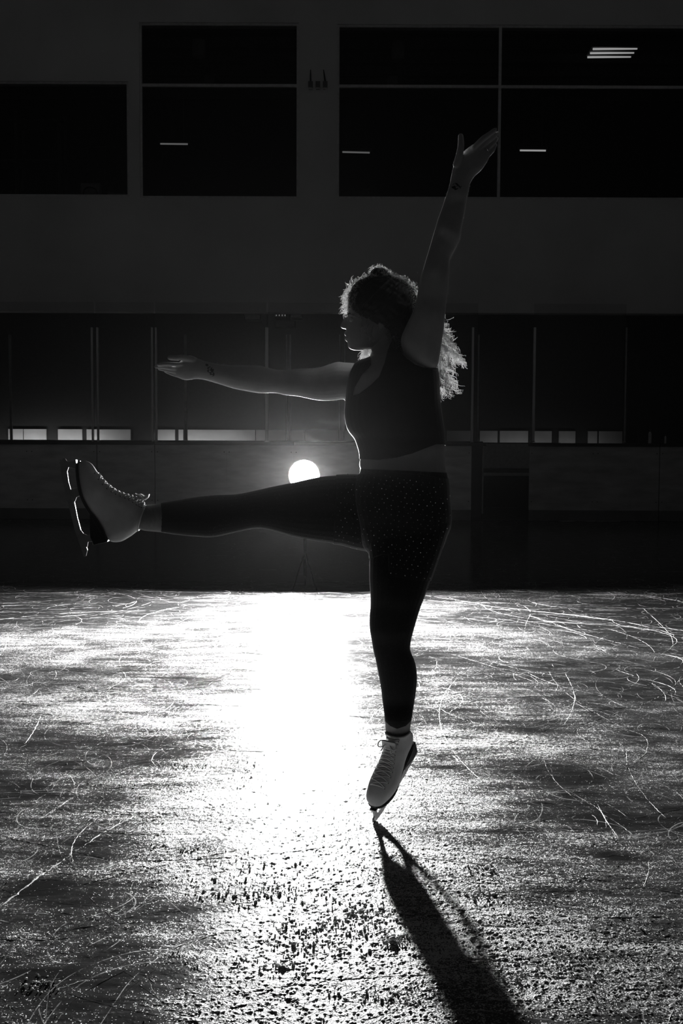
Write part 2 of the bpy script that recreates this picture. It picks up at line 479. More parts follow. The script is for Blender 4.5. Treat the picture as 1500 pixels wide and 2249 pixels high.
    for i in range(620):                           # the rest of the tangle of cuts
        yy = 2.3 + (9.4 - 2.3) * rng.random() ** 1.1
        xx = (rng.random() * 2 - 1) * 0.33 * yy
        R = 10 ** rng.uniform(-0.5, 0.9); a0 = rng.uniform(0, 2 * math.pi)
        if rng.random() < 0.5: a0 = rng.choice([0, math.pi]) + math.pi / 2 + rng.normal() * 0.5
        span = min(rng.uniform(0.3, 1.7) / R, 3.0) * (0.6 + yy / 6)
        sg = rng.choice([-1, 1])
        a = a0 + sg * np.linspace(-span / 2, span / 2, 60)
        cx, cyy = xx - R * math.cos(a0), yy - R * math.sin(a0)
        P = np.stack([cx + R * np.cos(a), cyy + R * np.sin(a) * rng.uniform(0.6, 1.0)], -1)
        ok = (np.abs(P[:, 0]) < 0.34 * P[:, 1]) & (P[:, 1] > 2.1) & (P[:, 1] < Y_LAMP + 0.3)
        if ok.sum() < 20: continue
        P = P[ok]
        w = rng.choice([0.002, 0.003, 0.003, 0.004, 0.006]) * (0.7 + yy / 5)
        ridge(P, w, w * rng.uniform(0.04, 0.14), 40 + i)
    V = np.concatenate(V); F = np.concatenate(F); mi = np.concatenate(mi)
    me = bpy.data.meshes.new('floor')
    me.vertices.add(len(V)); me.vertices.foreach_set('co', V.astype(np.float32).ravel())
    me.loops.add(len(F) * 4); me.loops.foreach_set('vertex_index', F.astype(np.int32).ravel())
    me.polygons.add(len(F)); me.polygons.foreach_set('loop_start', np.arange(len(F), dtype=np.int32) * 4)
    me.materials.append(M['ice']); me.materials.append(M['snow'])
    me.polygons.foreach_set('material_index', mi.astype(np.int32))
    me.polygons.foreach_set('use_smooth', (mi == 0))
    at = me.attributes.new('snow', 'FLOAT', 'POINT')
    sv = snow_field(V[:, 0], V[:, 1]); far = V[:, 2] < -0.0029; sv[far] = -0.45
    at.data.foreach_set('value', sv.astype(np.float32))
    me.update(calc_edges=True); me.validate()
    o = bpy.data.objects.new('floor', me); COL.objects.link(o); tag(o, kind='structure')
    return o


build_ice()

# loose crumbs and flakes of ice lying on the sheet
def build_crumbs():
    ico = bmesh.new(); bmesh.ops.create_icosphere(ico, subdivisions=1, radius=1.0)
    bv = np.array([v.co[:] for v in ico.verts]); bf = np.array([[v.index for v in f.verts] for f in ico.faces]); ico.free()
    pts = []
    def cluster(x, y, sx, sy, n, r0, r1):
        for _ in range(n):
            u = x + rng.normal() * sx; v = y + rng.normal() * sy
            if v < 1330: continue
            g = ground(u, v); pts.append((g[0], g[1], r0 + (r1 - r0) * rng.random() ** 3))
    for _ in range(7000):
        Y = 2.3 + 5.5 * rng.random() ** 1.5; X = (rng.random() * 2 - 1) * .33 * Y
        if snow_field(np.array([X]), np.array([Y]))[0] + rng.normal() * 0.15 > 0.0:
            pts.append((X, Y, 0.0006 + 0.0022 * rng.random() ** 3))
    for a in ((780, 1830, 60, 25, 900, .0005, .0024), (560, 1935, 70, 25, 260, .0015, .007), (600, 1965, 60, 10, 160, .002, .008),
              (480, 1970, 40, 8, 80, .001, .006), (420, 1865, 12, 6, 30, .002, .009), (345, 1857, 12, 3, 20, .002, .008),
              (670, 2060, 60, 30, 300, .001, .007), (620, 2122, 12, 4, 26, .002, .009), (820, 1925, 30, 15, 200, .001, .004),
              (790, 2010, 50, 25, 280, .0015, .008), (870, 2065, 22, 8, 120, .002, .009), (850, 2190, 60, 12, 160, .0015, .006),
              (1060, 1905, 16, 5, 60, .002, .008), (1050, 1962, 20, 7, 90, .002, .008), (85, 2165, 25, 12, 60, .002, .007),
              (400, 1685, 45, 5, 120, .0015, .006), (540, 1698, 25, 15, 120, .0015, .006), (300, 1730, 70, 8, 160, .001, .005),
              (1120, 2150, 22, 8, 110, .0015, .006), (1330, 2130, 70, 25, 140, .001, .005), (960, 1975, 40, 15, 60, .001, .004),
              (1380, 2060, 80, 40, 260, .0008, .004), (480, 2110, 60, 20, 120, .001, .005), (1000, 1880, 150, 60, 300, .0006, .003),
              (500, 1630, 250, 40, 500, .001, .004), (1150, 1690, 200, 40, 400, .001, .004), (780, 1860, 50, 30, 400, .0008, .003)):
        cluster(*a)
    n = len(pts); P = np.array(pts)
    P[:, 2] *= np.where(rng.random(n) < .94, .55, .95)
    zs = ice_height(P[:, 0], P[:, 1])
    sc3 = P[:, 2][:, None] * rng.uniform(0.6, 1.5, (n, 3)); sc3[:, 2] *= 0.75
    jit = rng.uniform(0.7, 1.3, (n, len(bv), 1))
    V = bv[None] * jit * sc3[:, None, :] + np.c_[P[:, :2], zs + sc3[:, 2] * 0.6][:, None, :]
    F = bf[None] + (np.arange(n) * len(bv))[:, None, None]
    V = V.reshape(-1, 3); F = F.reshape(-1, 3)
    me = bpy.data.meshes.new('ice_shavings')
    me.vertices.add(len(V)); me.vertices.foreach_set('co', V.astype(np.float32).ravel())
    me.loops.add(len(F) * 3); me.loops.foreach_set('vertex_index', F.astype(np.int32).ravel())
    me.polygons.add(len(F)); me.polygons.foreach_set('loop_start', np.arange(len(F), dtype=np.int32) * 3)
    me.materials.append(M['snow']); me.update(calc_edges=True)
    o = bpy.data.objects.new('ice_shavings', me); COL.objects.link(o)
    tag(o, 'loose white ice shavings and crumbs scattered over the scratched rink ice', 'ice shavings', kind='stuff')


build_crumbs()

# ================================================================== THE BUILDING
def sp(o): return tag(o, kind='structure')


def wz(y, Y, x=750): return px(x, y, Y)[2]
def wx(x, Y, y=943): return px(x, y, Y)[0]

# upper wall with its three window openings
zb = wz(686, Y_WALL); ztop = 9.5; xl, xr = -13.0, 13.0
wins = [(-400, 178, 283, 431), (307, 49, 656, 435), (740, 54, 1900, 437)]
mb = MB(); T = 0.3
XS = [(wx(a, Y_WALL, 300), wx(c, Y_WALL, 300), wz(d, Y_WALL, (max(a, 0) + min(c, 1500)) / 2), wz(b_, Y_WALL, (max(a, 0) + min(c, 1500)) / 2)) for a, b_, c, d in wins]
xs = sorted([xl, xr] + [v for w in XS for v in w[:2]])
for i in range(len(xs) - 1):
    a, c = xs[i], xs[i + 1]; mid = (a + c) / 2
    w = [q for q in XS if q[0] < mid < q[1]]
    if w:
        mb.box((a, Y_WALL, zb), (c, Y_WALL + T, w[0][2])); mb.box((a, Y_WALL, w[0][3]), (c, Y_WALL + T, ztop))
    else: mb.box((a, Y_WALL, zb), (c, Y_WALL + T, ztop))
sp(mb.build('wall_back', M['wall']))
# soffit and rear wall of the bench gallery under it
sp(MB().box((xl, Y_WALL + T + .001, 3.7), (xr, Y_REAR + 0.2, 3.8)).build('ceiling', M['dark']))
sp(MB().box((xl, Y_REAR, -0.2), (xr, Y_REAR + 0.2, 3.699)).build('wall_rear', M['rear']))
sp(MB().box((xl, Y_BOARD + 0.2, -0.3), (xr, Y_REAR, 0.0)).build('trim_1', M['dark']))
# white wainscot sections on the rear wall
wn = [(18, 50), (52, 101), (127, 180), (190, 286), (345, 384), (392, 402), (412, 560), (562, 668), (670, 780),
      (982, 1036), (1054, 1093), (1098, 1160), (1172, 1212), (1228, 1264), (1292, 1312), (1316, 1368)]
mb = MB()
for a, c in wn: mb.box((wx(a, Y_REAR - 0.05), Y_REAR - 0.05, 0.0), (wx(c, Y_REAR - 0.05), Y_REAR - 0.002, wz(945, Y_REAR - .05)))
sp(mb.build('trim_2', M['wains']))

# windows: frame, glass, and the dark rooms they look into
for i, (x0, x1, z0, z1) in enumerate(XS):
    mb = MB(); t = 0.035; Yf = Y_WALL + 0.03
    def bar(a, c, e, g): mb.box((a, Yf, c), (e, Yf + 0.08, g))
    bar(x0, z0, x0 + t, z1); bar(x1 - t, z0, x1, z1); bar(x0 + t, z0, x1 - t, z0 + t); bar(x0 + t, z1 - t, x1 - t, z1)
    if i > 0:
        zm = wz(186, Y_WALL, 480) if i == 1 else wz(188.5, Y_WALL, 1000)
        bar(x0 + t, zm - 0.022, x1 - t, zm + 0.022)
    if i == 2:
        xm = wx(1097, Y_WALL, 300); mb.box((xm - 0.022, Yf - 0.004, z0 + t), (xm + 0.022, Yf + 0.076, z1 - t))
    w = sp(mb.build('window_%d' % (i + 1), M['frame']))
    MB().box((x0 + t, Yf + 0.03, z0 + t), (x1 - t, Yf + 0.036, z1 - t)).build('pane', M['glass_dark'], w)
Yr = Y_WALL + T; Yb = Yr + 5.0
zr0 = min(q[2] for q in XS) - 0.05; zr1 = max(q[3] for q in XS) + 0.35
sp(MB().box((xl, Yb, zr0), (xr, Yb + 0.1, zr1)).build('wall_upstairs', M['black']))
sp(MB().box((xl, Yr, zr0 - 0.1), (xr, Yb, zr0)).build('floor_upstairs', M['black']))
sp(MB().box((xl, Yr, zr1), (xr, Yb, zr1 + 0.1)).build('ceiling_upstairs', M['dark']))
k = 0
mb = MB()
for yy in (20.2, 21.0, 21.8, 22.6, 23.4, 24.2):
    mb.box((xl, yy, zr1 - 0.16), (xr, yy + 0.08, zr1 - 0.001))
sp(mb.build('trim_3', M['dim']))

# ------------------------------------------------------------------ lights seen in the upstairs rooms
def strip_light(x0, y0, x1, y1, Y, label, n=1, dim=False, w=0.03, dy=0.25):
    a, c = px(x0, y0, Y), px(x1, y1, Y); m_ = (a + c) / 2
    t = empty('strip_light', m_ + np.array((0, 0, 0.06)), label, 'ceiling light', 'strip lights upstairs')
    L = abs(c[0] - a[0]) / 2
    hw = dy * n / 2
    MB().box((m_[0] - L - .03, Y - hw * .2, m_[2] + 0.02), (m_[0] + L + .03, Y + hw * 1.2 + .05, m_[2] + 0.07)).build('housing', M['dim'], t)
    for k in range(n):
        mb = MB(); Yk = Y + k * dy
        mb.tube([(m_[0] - L, Yk, m_[2]), (m_[0] + L, Yk + 0.02, m_[2] + (a[2] - c[2]) * -0.2)], w / 2, 8)
        mb.build('tube', M['tube_dim' if dim else 'tube'], t)
    for sx in (-.7, .7): MB().tube([(m_[0] + sx * L, Y + .05, m_[2] + .07), (m_[0] + sx * L, Y + .05, zr1 - .001)], 0.006, 6).build('hanger', M['dim'], t)
    return t


strip_light(1302, 114, 1400, 102, 20.6, 'bright triple tube light hanging at upper right behind the widest window', 3, dy=0.22, w=0.035)
strip_light(1142, 331, 1199, 330, 22.5, 'short strip light glowing low behind the right window pane, right of the raised hand', 1, dy=.1)
strip_light(752, 332, 812, 336, 22.5, 'faint strip light low behind the window left of the raised arm', 1, True, dy=.1)
strip_light(352, 316, 412, 316, 22.5, 'faint strip light low behind the window left of the pillar', 1, True, dy=.1)

def pendant(x, y, w, h, Y, label):
    a = px(x, y, Y); s = FPX / Y; r = w / 2 / s; H = h / s
    t = empty('pendant_lamp', a, label, 'pendant lamp', 'drum pendants upstairs')
    MB().lathe((a[0], a[1], a[2] - H / 2), [(r * .96, 0), (r, 0.01), (r, H * .9), (r * .9, H)]).build('drum_shade', M['card'], t, True)
    MB().tube([(a[0], a[1], a[2] + H / 2), (a[0], a[1], zr1)], 0.008, 6).build('cord', M['dark'], t)
for q in ((437, 107, 28, 36, 21.0, 'dim drum pendant hanging in the top pane of the left tall window'),
          (460, 165, 22, 30, 23.2, 'fainter drum pendant behind and below the one in the left tall window'),
          (874, 110, 28, 36, 21.0, 'dim drum pendant in the top pane of the window right of the pillar'),
          (862, 168, 24, 28, 23.2, 'fainter drum pendant below the first, in the window right of the pillar')):
    pendant(*q)

# things on the sill of the left window and behind it
Ys = Y_WALL + 0.45
def sillbox(name, x0, y0, x1, label, cat, mat, d=0.2, extra=None):
    zf = zr0
    a = px(x0, y0, Ys); c = px(x1, y0, Ys)
    t = empty(name, ((a[0] + c[0]) / 2, Ys + d / 2, zf), label, cat)
    MB().box((a[0], Ys, zf), (c[0], Ys + d, a[2])).build('body', mat, t, bevel=0.008)
    if extra: extra(t, a, c, zf)
    return t
def ex_panel(t, a, c, zf):
    w = c[0] - a[0]
    mb = MB(); mb.tube([(a[0] + w * (.5 + .36 * math.cos(u)), Ys - .008, zf + .1 + .2 * (0.5 + .5 * math.sin(u))) for u in np.linspace(-.5, math.pi + .5, 16)], .012, 6)
    mb.build('handle', M['dark'], t)
    MB().box((a[0] + w * .3, Ys - .012, zf + .07), (a[0] + w * .7, Ys - .0005, zf + .1)).build('drawer_front', M['dark'], t)
sillbox('countertop_appliance', 177, 402, 219, 'pale square appliance on the sill of the far left window', 'appliance', M['card'], extra=ex_panel)
def ex_lid(t, a, c, zf):
    MB().box((a[0] - .004, Ys - .004, a[2]), (c[0] + .004, Ys + .204, a[2] + .02)).build('lid', M['dim'], t)
sillbox('storage_box', 235, 424, 278, 'low pale box right of the appliance on the left window sill', 'box', M['card'], extra=ex_lid)
sillbox('storage_box', 748, 417, 811, 'wide dim box on the sill of the window right of the pillar', 'box', M['dim'], extra=ex_lid)
t = empty('machine', px(156, 424, Ys), 'small rounded grey machine left of the pale appliance behind the left window', 'appliance')
g = px(156, 430, Ys)
MB().lathe((g[0], Ys + .12, zr0), [(.1, 0), (.14, .05), (.15, .16), (.10, .23), (.04, .25)], n=24).build('body', M['dim'], t, True)
MB().box((g[0] - .05, Ys - .03, zr0 + .1), (g[0] + .05, Ys - .0, zr0 + .17)).build('front_panel', M['card'], t)
t = empty('shelving_rack', (wx(60, 22.0, 300), 22.0, zr0), 'dark metal rack standing inside the far left window', 'rack')
mb = MB(); X0, X1 = wx(-60, 22, 300), wx(130, 22, 300)
for xx in (X0, (X0 + X1) / 2, X1):
    mb.box((xx - .03, 22.0, zr0), (xx + .03, 22.06, zr0 + 2.1)); mb.box((xx - .03, 22.5, zr0), (xx + .03, 22.56, zr0 + 2.1))
mb.build('upright', M['dim'], t)
for zz in (.5, 1.2, 1.9): MB().box((X0 - .03, 21.98, zr0 + zz), (X1 + .03, 22.58, zr0 + zz + .05)).build('shelf', M['dim'], t)
t = empty('cabinet', (wx(235, 21.5, 300), 21.5, zr0), 'dark cabinet at the right side inside the far left window', 'cabinet')
MB().box((wx(190, 21.5, 300), 21.5, zr0), (wx(282, 21.5, 300), 22.1, wz(320, 21.5, 235))).build('body', M['dark'], t, bevel=.01)
MB().box((wx(193, 21.5, 300), 21.48, zr0 + .05), (wx(235, 21.5, 300), 21.499, wz(324, 21.5, 235))).build('door', M['black'], t)
MB().box((wx(237, 21.5, 300), 21.48, zr0 + .05), (wx(279, 21.5, 300), 21.499, wz(324, 21.5, 235))).build('door', M['black'], t)

# three small units with aerials on the pillar between the windows
for x, ant, lab in ((682, 153, 'leftmost small wall unit with a thin aerial, on the pillar between the tall windows'),
                    (698, None, 'small wall unit without aerial, between the two with aerials on the pillar'),
                    (714, 153, 'rightmost small wall unit with a thin leaning aerial, on the pillar between the windows')):
    t = empty('antenna_unit', px(x, 186, Y_WALL - .04), lab, 'wall unit', 'aerial units on the pillar')
    mb = MB(); pxbox(mb, x - 5, 178, x + 5, 192, Y_WALL - .045, .043); mb.build('case', M['dim'], t, bevel=.004)
    mb = MB(); pxbox(mb, x - 4, 192.2, x + 4, 195, Y_WALL - .055, .05); mb.build('mounting_foot', M['card'], t)
    if ant:
        a = px(x, 178, Y_WALL - .03); c = px(x - (0 if x < 700 else 3.5), ant, Y_WALL - .03)
        MB().tube([a, (a * .4 + c * .6), c], [.014, .011, .006], 8).build('aerial', M['black'], t)

# ------------------------------------------------------------------ dasher boards
zt = wz(978.5, Y_BOARD); zc = wz(971.5, Y_BOARD)
zk = 0.155
def board(x0, x1, label, gap0, gap1, mat='board'):
    a, c = wx(x0, Y_BOARD, 1050) + gap0, wx(x1, Y_BOARD, 1050) - gap1
    t = empty('dasher_board', ((a + c) / 2, Y_BOARD + .04, 0), label, 'rink board', 'rink boards along the far side')
    MB().box((a, Y_BOARD, zk), (c, Y_BOARD + .02, zt)).build('panel', M[mat], t)
    MB().box((a, Y_BOARD - .012, 0.0), (c, Y_BOARD + .02, zk)).build('kick_plate', M['kick'], t, bevel=.003)
    MB().box((a, Y_BOARD - .02, zt), (c, Y_BOARD + .12, zc)).build('cap_rail', M['dark'], t, bevel=.004)
    for xx in (a + .035, c - .035):
        for zz in (zk + .12, zt - .1): MB().lathe((xx, Y_BOARD - .003, zz), [(.007, 0), (.007, .003)], 'y', 8).build('screw', M['dark'], t)
g_, G_ = .0008, .006
board(-85, 65, 'rink board at the far left edge of the picture, left of the raised skate', g_, g_)
board(65, 213, 'rink board directly behind the blade of the raised skate', g_, G_)
board(213, 340, 'narrow rink board above the ankle of the raised leg, between two dark seams', G_, G_)
board(340, 498, 'streaky rink board under the second pair of glass posts from the left', G_, g_)
board(498, 645, 'rink board immediately left of the bright strobe', g_, g_)
board(645, 793, 'rink board right behind the bright strobe', g_, g_)
board(793, 940, 'rink board hidden mostly behind the skater hips', g_, g_)
board(940, 1035, 'short rink board between the skater back and the open bench gate', g_, g_)
board(1162, 1307, 'rink board just right of the open bench gate', g_, g_, 'board_shaded')
board(1307, 1448, 'second rink board to the right of the open bench gate', g_, G_, 'board_shaded')
board(1448, 1600, 'rink board at the far right edge of the picture', G_, g_, 'board_shaded')

# gate opening: jamb, platform and the bench beyond
t = empty('gate_jamb', (wx(1048, Y_BOARD, 1050), Y_BOARD + .1, 0), 'dark jamb with a pale edge strip at the left of the open bench gate', 'gate jamb')
a, c = wx(1036, Y_BOARD, 1050), wx(1059, Y_BOARD, 1050)
MB().box((a, Y_BOARD + .03, 0), (c, Y_BOARD + .6, zt)).build('jamb_panel', M['dark'], t)
MB().box((c + .001, Y_BOARD + .02, .1), (c + .02, Y_BOARD + .06, zt - .02)).build('edge_strip', M['alu_dull'], t)
MB().box((a - .01, Y_BOARD - .01, zt + .001), (c + .05, Y_BOARD + .6, zc)).build('cap_rail', M['dark'], t)
t = empty('player_bench', (wx(1110, 19.0, 1050), 19.0, 0), 'dark player bench seen through the open gate in the boards', 'bench')
x0, x1 = wx(1040, 19, 1050), wx(1240, 19, 1050); zs = wz(1030, 19.0, 1110)
MB().box((x0, 19.0, zs - .06), (x1, 19.4, zs)).build('seat', M['dim'], t, bevel=.01)
for xx in (x0 + .08, x1 - .14): MB().box((xx, 19.05, 0), (xx + .06, 19.35, zs - .061)).build('leg', M['dark'], t)
t = empty('bench_partition', (wx(1110, 20.2, 1050), 20.2, 0), 'grey partition standing behind the bench beyond the gate', 'partition')
MB().box((wx(1050, 20.2, 1050), 20.2, wz(1045, 20.2, 1110)), (wx(1230, 20.2, 1050), 20.24, wz(975, 20.2, 1110))).build('panel', M['frame'], t)
MB().box((wx(1050, 20.2, 1050), 20.2, 0), (wx(1230, 20.2, 1050), 20.24, wz(1045, 20.2, 1110) - .001)).build('shade_panel', M['dark'], t)  # dark sheet stands in for the shade behind the bench legs
MB().box((wx(1050, 20.2, 1050), 20.19, wz(975, 20.2, 1110) + .001), (wx(1230, 20.2, 1050), 20.25, wz(972, 20.2, 1110))).build('top_rail', M['dark'], t)

# glass panes on the boards and their posts
def pane(x0, x1, label, Y=Y_BOARD + .066, ytop=666, ybot=971.6):
    o = MB().box((wx(x0, Y, 800), Y, wz(ybot, Y)), (wx(x1, Y, 800), Y + .012, wz(ytop, Y))).build('rink_shield', M['glass'])
    tag(o, label, 'glass panel', 'rink glass along the boards')
pane(-60, 207, 'clear rink glass panel at the far left, above the raised skate')
pane(211, 338, 'clear rink glass panel between the two left pairs of posts')
pane(342, 585, 'wide rink glass panel behind the outstretched forearm and hand')
pane(589, 800, 'rink glass panel behind the face and outstretched upper arm')
pane(804, 1049, 'rink glass panel behind the skater back, ending at the open gate')
pane(1172, 1373, 'rink glass panel standing on the boards right of the open gate')

def post(x, w, y0, y1, Y, label, mat='alu', grp='posts holding the rink glass'):
    a = px(x, y1, Y); s = FPX / Y; hw = w / 2 / s; z0 = px(x, y1, Y)[2]; z1 = px(x, y0, Y)[2]
    t = empty('glass_post', (a[0], Y, z0), label, 'post', grp)
    MB().box((a[0] - hw, Y - .02, z0 + .012), (a[0] + hw, Y + .025, z1)).build('upright', M[mat], t, bevel=.004)
    MB().box((a[0] - hw * 1.3, Y - .035, z0), (a[0] + hw * 1.3, Y + .04, z0 + .0115)).build('base_plate', M['alu_dull'], t)
Yp = Y_BOARD + .02
for x, w, lab in ((204, 4, 'left one of the pair of bright posts above the raised boot'), (216, 4, 'right one of the pair of bright posts above the raised boot'),
                  (335.5, 4, 'left one of the pair of posts at the outstretched fingertips'), (344, 4, 'right one of the pair of posts crossed by the outstretched fingers'),
                  (586, 7, 'broad single post crossed by the outstretched elbow'),
                  (1036, 5, 'post at the left of the open gate, right of the flying hair'), (1171, 5, 'post at the right side of the open gate'),
                  (1371, 3, 'thin dark post at the right end of the right glass panel')):
    post(x, w, 719, 971.4, Yp, lab, 'alu' if x < 1300 else 'alu_dull')
t = 0
for x, w, lab in ((25, 5, 'dim post of the rear bench glass near the left edge'), (408, 6, 'post of the rear bench glass behind the outstretched wrist'),
                  (629.5, 3.5, 'left one of the rear pair of posts above the strobe'), (637, 3.5, 'right one of the rear pair of posts above the strobe'),
                  (745, 3, 'left one of the rear pair of posts below the face'), (756, 3, 'right one of the rear pair of posts below the face'),
                  (1049, 3, 'dim rear post just right of the post at the open gate')):
    post(x, w, 735, 968, 18.6, lab, 'alu_dull', 'posts of the rear bench glass')
mb = MB().box((-6.5, 18.55, 0), (wx(1060, 18.6, 968), 18.66, wz(968.2, 18.6) - .002))
t = tag(mb.build('bench_back_wall', M['dark']), 'low dark wall along the back of the player bench, carrying the rear posts', 'low wall')

# odds and ends in the gallery, dim behind the glass
def wallbox(name, x0, y0, x1, y1, label, cat, mat='dim', slats=0):
    Y = Y_REAR - .35; t = empty(name, px((x0 + x1) / 2, y1, Y), label, cat)
    mb = MB(); pxbox(mb, x0, y0, x1, y1, Y, .348); mb.build('case', M[mat], t, bevel=.01)
    mb = MB(); pxbox(mb, x0 + 2, y0 + 2, x1 - 2, y1 - 2, Y - .012, .0115); mb.build('front_panel', M['dim' if mat != 'dim' else 'frame'], t)
    if slats:
        for k in range(slats):
            mb = MB(); xx = x0 + 3 + (x1 - x0 - 8) * k / (slats - 1); pxbox(mb, xx, y0 + 3, xx + 2, y1 - 4, Y - .03, .017)
            mb.build('slat', M['tube_dim'], t)
wallbox('wall_cabinet', 536, 690, 573, 703, 'dim wall cabinet high behind the glass, left of the broad single post', 'cabinet')
wallbox('wall_heater', 603, 688, 630, 698, 'small wall heater with glowing slats high behind the glass', 'heater', 'dark', 4)
wallbox('wall_cabinet', 636, 690, 664, 699, 'dim wall box right of the glowing heater behind the glass', 'cabinet')
wallbox('notice_board', 603, 703, 648, 718, 'dim board hung under the glowing heater behind the glass', 'board', 'dark')
t = empty('pillar', (wx(1389, 18.2, 900), 18.2, 0), 'dark square pillar behind the right boards, right of the last glass panel', 'pillar')
MB().box((wx(1376, 18.2, 900), 18.2, 0), (wx(1403, 18.2, 900), 18.45, wz(771, 18.2, 1390))).build('shaft', M['black'], t, bevel=.01)
MB().box((wx(1375, 18.2, 900), 18.19, wz(771, 18.2, 1390) + .001), (wx(1404, 18.2, 900), 18.46, wz(768, 18.2, 1390))).build('cap', M['dark'], t)
for x, y0, w, lab in ((1427, 941, 7, 'tall pale water bottle on the right boards'), (1461, 952, 4.5, 'small pale bottle on the boards at the far right')):
    a = px(x, 971.8, Y_BOARD + .05); a[2] = zc; s = FPX / Y_BOARD; r = w / 2 / s; H = (972 - y0) / s
    t = empty('water_bottle', a, lab, 'bottle', 'bottles on the boards')
    MB().lathe(a, [(r * .9, 0), (r, .01), (r, H * .68), (r * .5, H * .84)], n=20).build('body', M['card'], t, True)
    MB().lathe((a[0], a[1], a[2] + H * .84), [(r * .55, 0.0005), (r * .55, H * .12), (r * .3, H * .16)], n=16).build('cap', M['dim'], t, True)

# added fill lights, unseen behind the boards, to brighten the white wainscot
for nm, xx, ww, pw in (('bench_fill_left', wx(110, 20.75), 1.9, BENCH_FILL_W), ('bench_fill_middle', wx(430, 20.75), 1.6, BENCH_FILL_W * .6), ('bench_fill_right', wx(1200, 20.75), 2.0, BENCH_FILL_W * .10)):
    ld = bpy.data.lights.new(nm, 'AREA'); ld.shape = 'RECTANGLE'; ld.size = ww; ld.size_y = .05; ld.energy = pw
    lo = bpy.data.objects.new(nm, ld); COL.objects.link(lo); lo.location = (xx, 20.75, .85)
    lo.rotation_euler = (math.radians(90), 0, 0)

# ================================================================== STROBE AND STAND
L = P_LAMP
t = empty('strobe_light', L, 'round strobe head facing the camera, blazing white behind the skater', 'strobe light')
# reflector rim plane at y = L.y; dome bulges towards the camera
MB().lathe(L, [(.09, .062), (.108, .045), (.117, .0), (.124, .0), (.12, .03), (.10, .07), (.07, .1)], 'y', 40).build('reflector', M['alu_dull'], t, True)
prof = [(.104 * math.cos(u), .036 - .06 * math.sin(u)) for u in np.linspace(0.0, math.pi / 2 * .98, 7)]
mb = MB(); mb.lathe(L, prof, 'y', 24); mb.build('frosted_dome', M['strobe'], t, True)
MB().box((L[0] - .06, L[1] + .1, L[2] - .065), (L[0] + .06, L[1] + .38, L[2] + .065)).build('housing', M['black'], t, bevel=.012)
MB().lathe((L[0], L[1] + .22, L[2] - .13), [(.018, 0), (.018, .03), (.026, .031), (.026, .064)], n=16).build('mount_bracket', M['black'], t)
S0 = np.array((L[0], L[1] + .22, 0))
t = empty('light_stand', S0, 'slim black stand under the strobe on the dark far ice', 'light stand')
MB().tube([S0 + (0, 0, .12), S0 + (0, 0, .5)], .010, 12).build('lower_tube', M['stand'], t)
MB().tube([S0 + (0, 0, .5), S0 + (0, 0, L[2] - .131)], .007, 12).build('upper_tube', M['stand'], t)
MB().lathe(S0 + (0, 0, .46), [(.016, 0), (.016, .04)], n=16).build('collar', M['stand'], t)
for k in range(3):
    a = math.pi / 2 + k * 2 * math.pi / 3
    d = np.array((math.cos(a), math.sin(a), 0)) * .11
    MB().tube([S0 + (0, 0, .3) + d * .08, S0 + d + (0, 0, .012)], .005, 8).build('leg', M['stand'], t)

#BODY#
# ================================================================== THE SKATER
def catmull(A, m):
    A = np.asarray(A, float); k = len(A); out = []
    for i in range(k - 1):
        p0, p1, p2, p3 = A[max(i - 1, 0)], A[i], A[i + 1], A[min(i + 2, k - 1)]
        for j in range(m):
            u = j / m
            out.append(0.5 * ((2 * p1) + (p2 - p0) * u + (2 * p0 - 5 * p1 + 4 * p2 - p3) * u * u + (3 * p1 - p0 - 3 * p2 + p3) * u ** 3))
    out.append(A[-1]); return np.array(out)


def rings_mesh(C, A, B, n=28, e=2.0, domes=True, mb=None):
    """loft of superellipse rings: centre C, half axes A and B"""
    C, A, B = [list(map(np.asarray, q)) for q in (C, A, B)]
    if domes:
        def dome(c, a, b, d):
            r = min(np.linalg.norm(a), np.linalg.norm(b)) * 0.9
            return [(c + d * r * math.sin(t), a * math.cos(t), b * math.cos(t)) for t in (0.45, 0.9, 1.3)]
        d0 = C[0] - C[1]; d0 = d0 / (np.linalg.norm(d0) + 1e-9); d1 = C[-1] - C[-2]; d1 = d1 / (np.linalg.norm(d1) + 1e-9)
        h = dome(C[0], A[0], B[0], d0)[::-1]; t = dome(C[-1], A[-1], B[-1], d1)
        C = [q[0] for q in h] + C + [q[0] for q in t]; A = [q[1] for q in h] + A + [q[1] for q in t]; B = [q[2] for q in h] + B + [q[2] for q in t]
    V = []
    for c, a, b in zip(C, A, B):
        for j in range(n):
            th = 2 * math.pi * j / n; co, si = math.cos(th), math.sin(th)
            V.append(c + a * math.copysign(abs(co) ** (2 / e), co) + b * math.copysign(abs(si) ** (2 / e), si))
    k = len(C)
    F = [(i * n + j, i * n + (j + 1) % n, (i + 1) * n + (j + 1) % n, (i + 1) * n + j) for i in range(k - 1) for j in range(n)]
    F += [tuple(range(n - 1, -1, -1)), tuple(range((k - 1) * n, k * n))]
    mb = mb or MB(); mb.add(V, F); return mb


def limb(mb, S, m=4, n=28, e=2.0, domes=True):
    """S rows: x1, y1, x2, y2, depth, half thickness - outline points of both sides seen side-on"""
    S = catmull(S, m); C, A, B = [], [], []
    for x1, y1, x2, y2, Y, bd in S:
        p, q = px(x1, y1, Y), px(x2, y2, Y)
        C.append((p + q) / 2); A.append((q - p) / 2); B.append(np.array((0, bd, 0)))
    return rings_mesh(C, A, B, n, e, domes, mb)


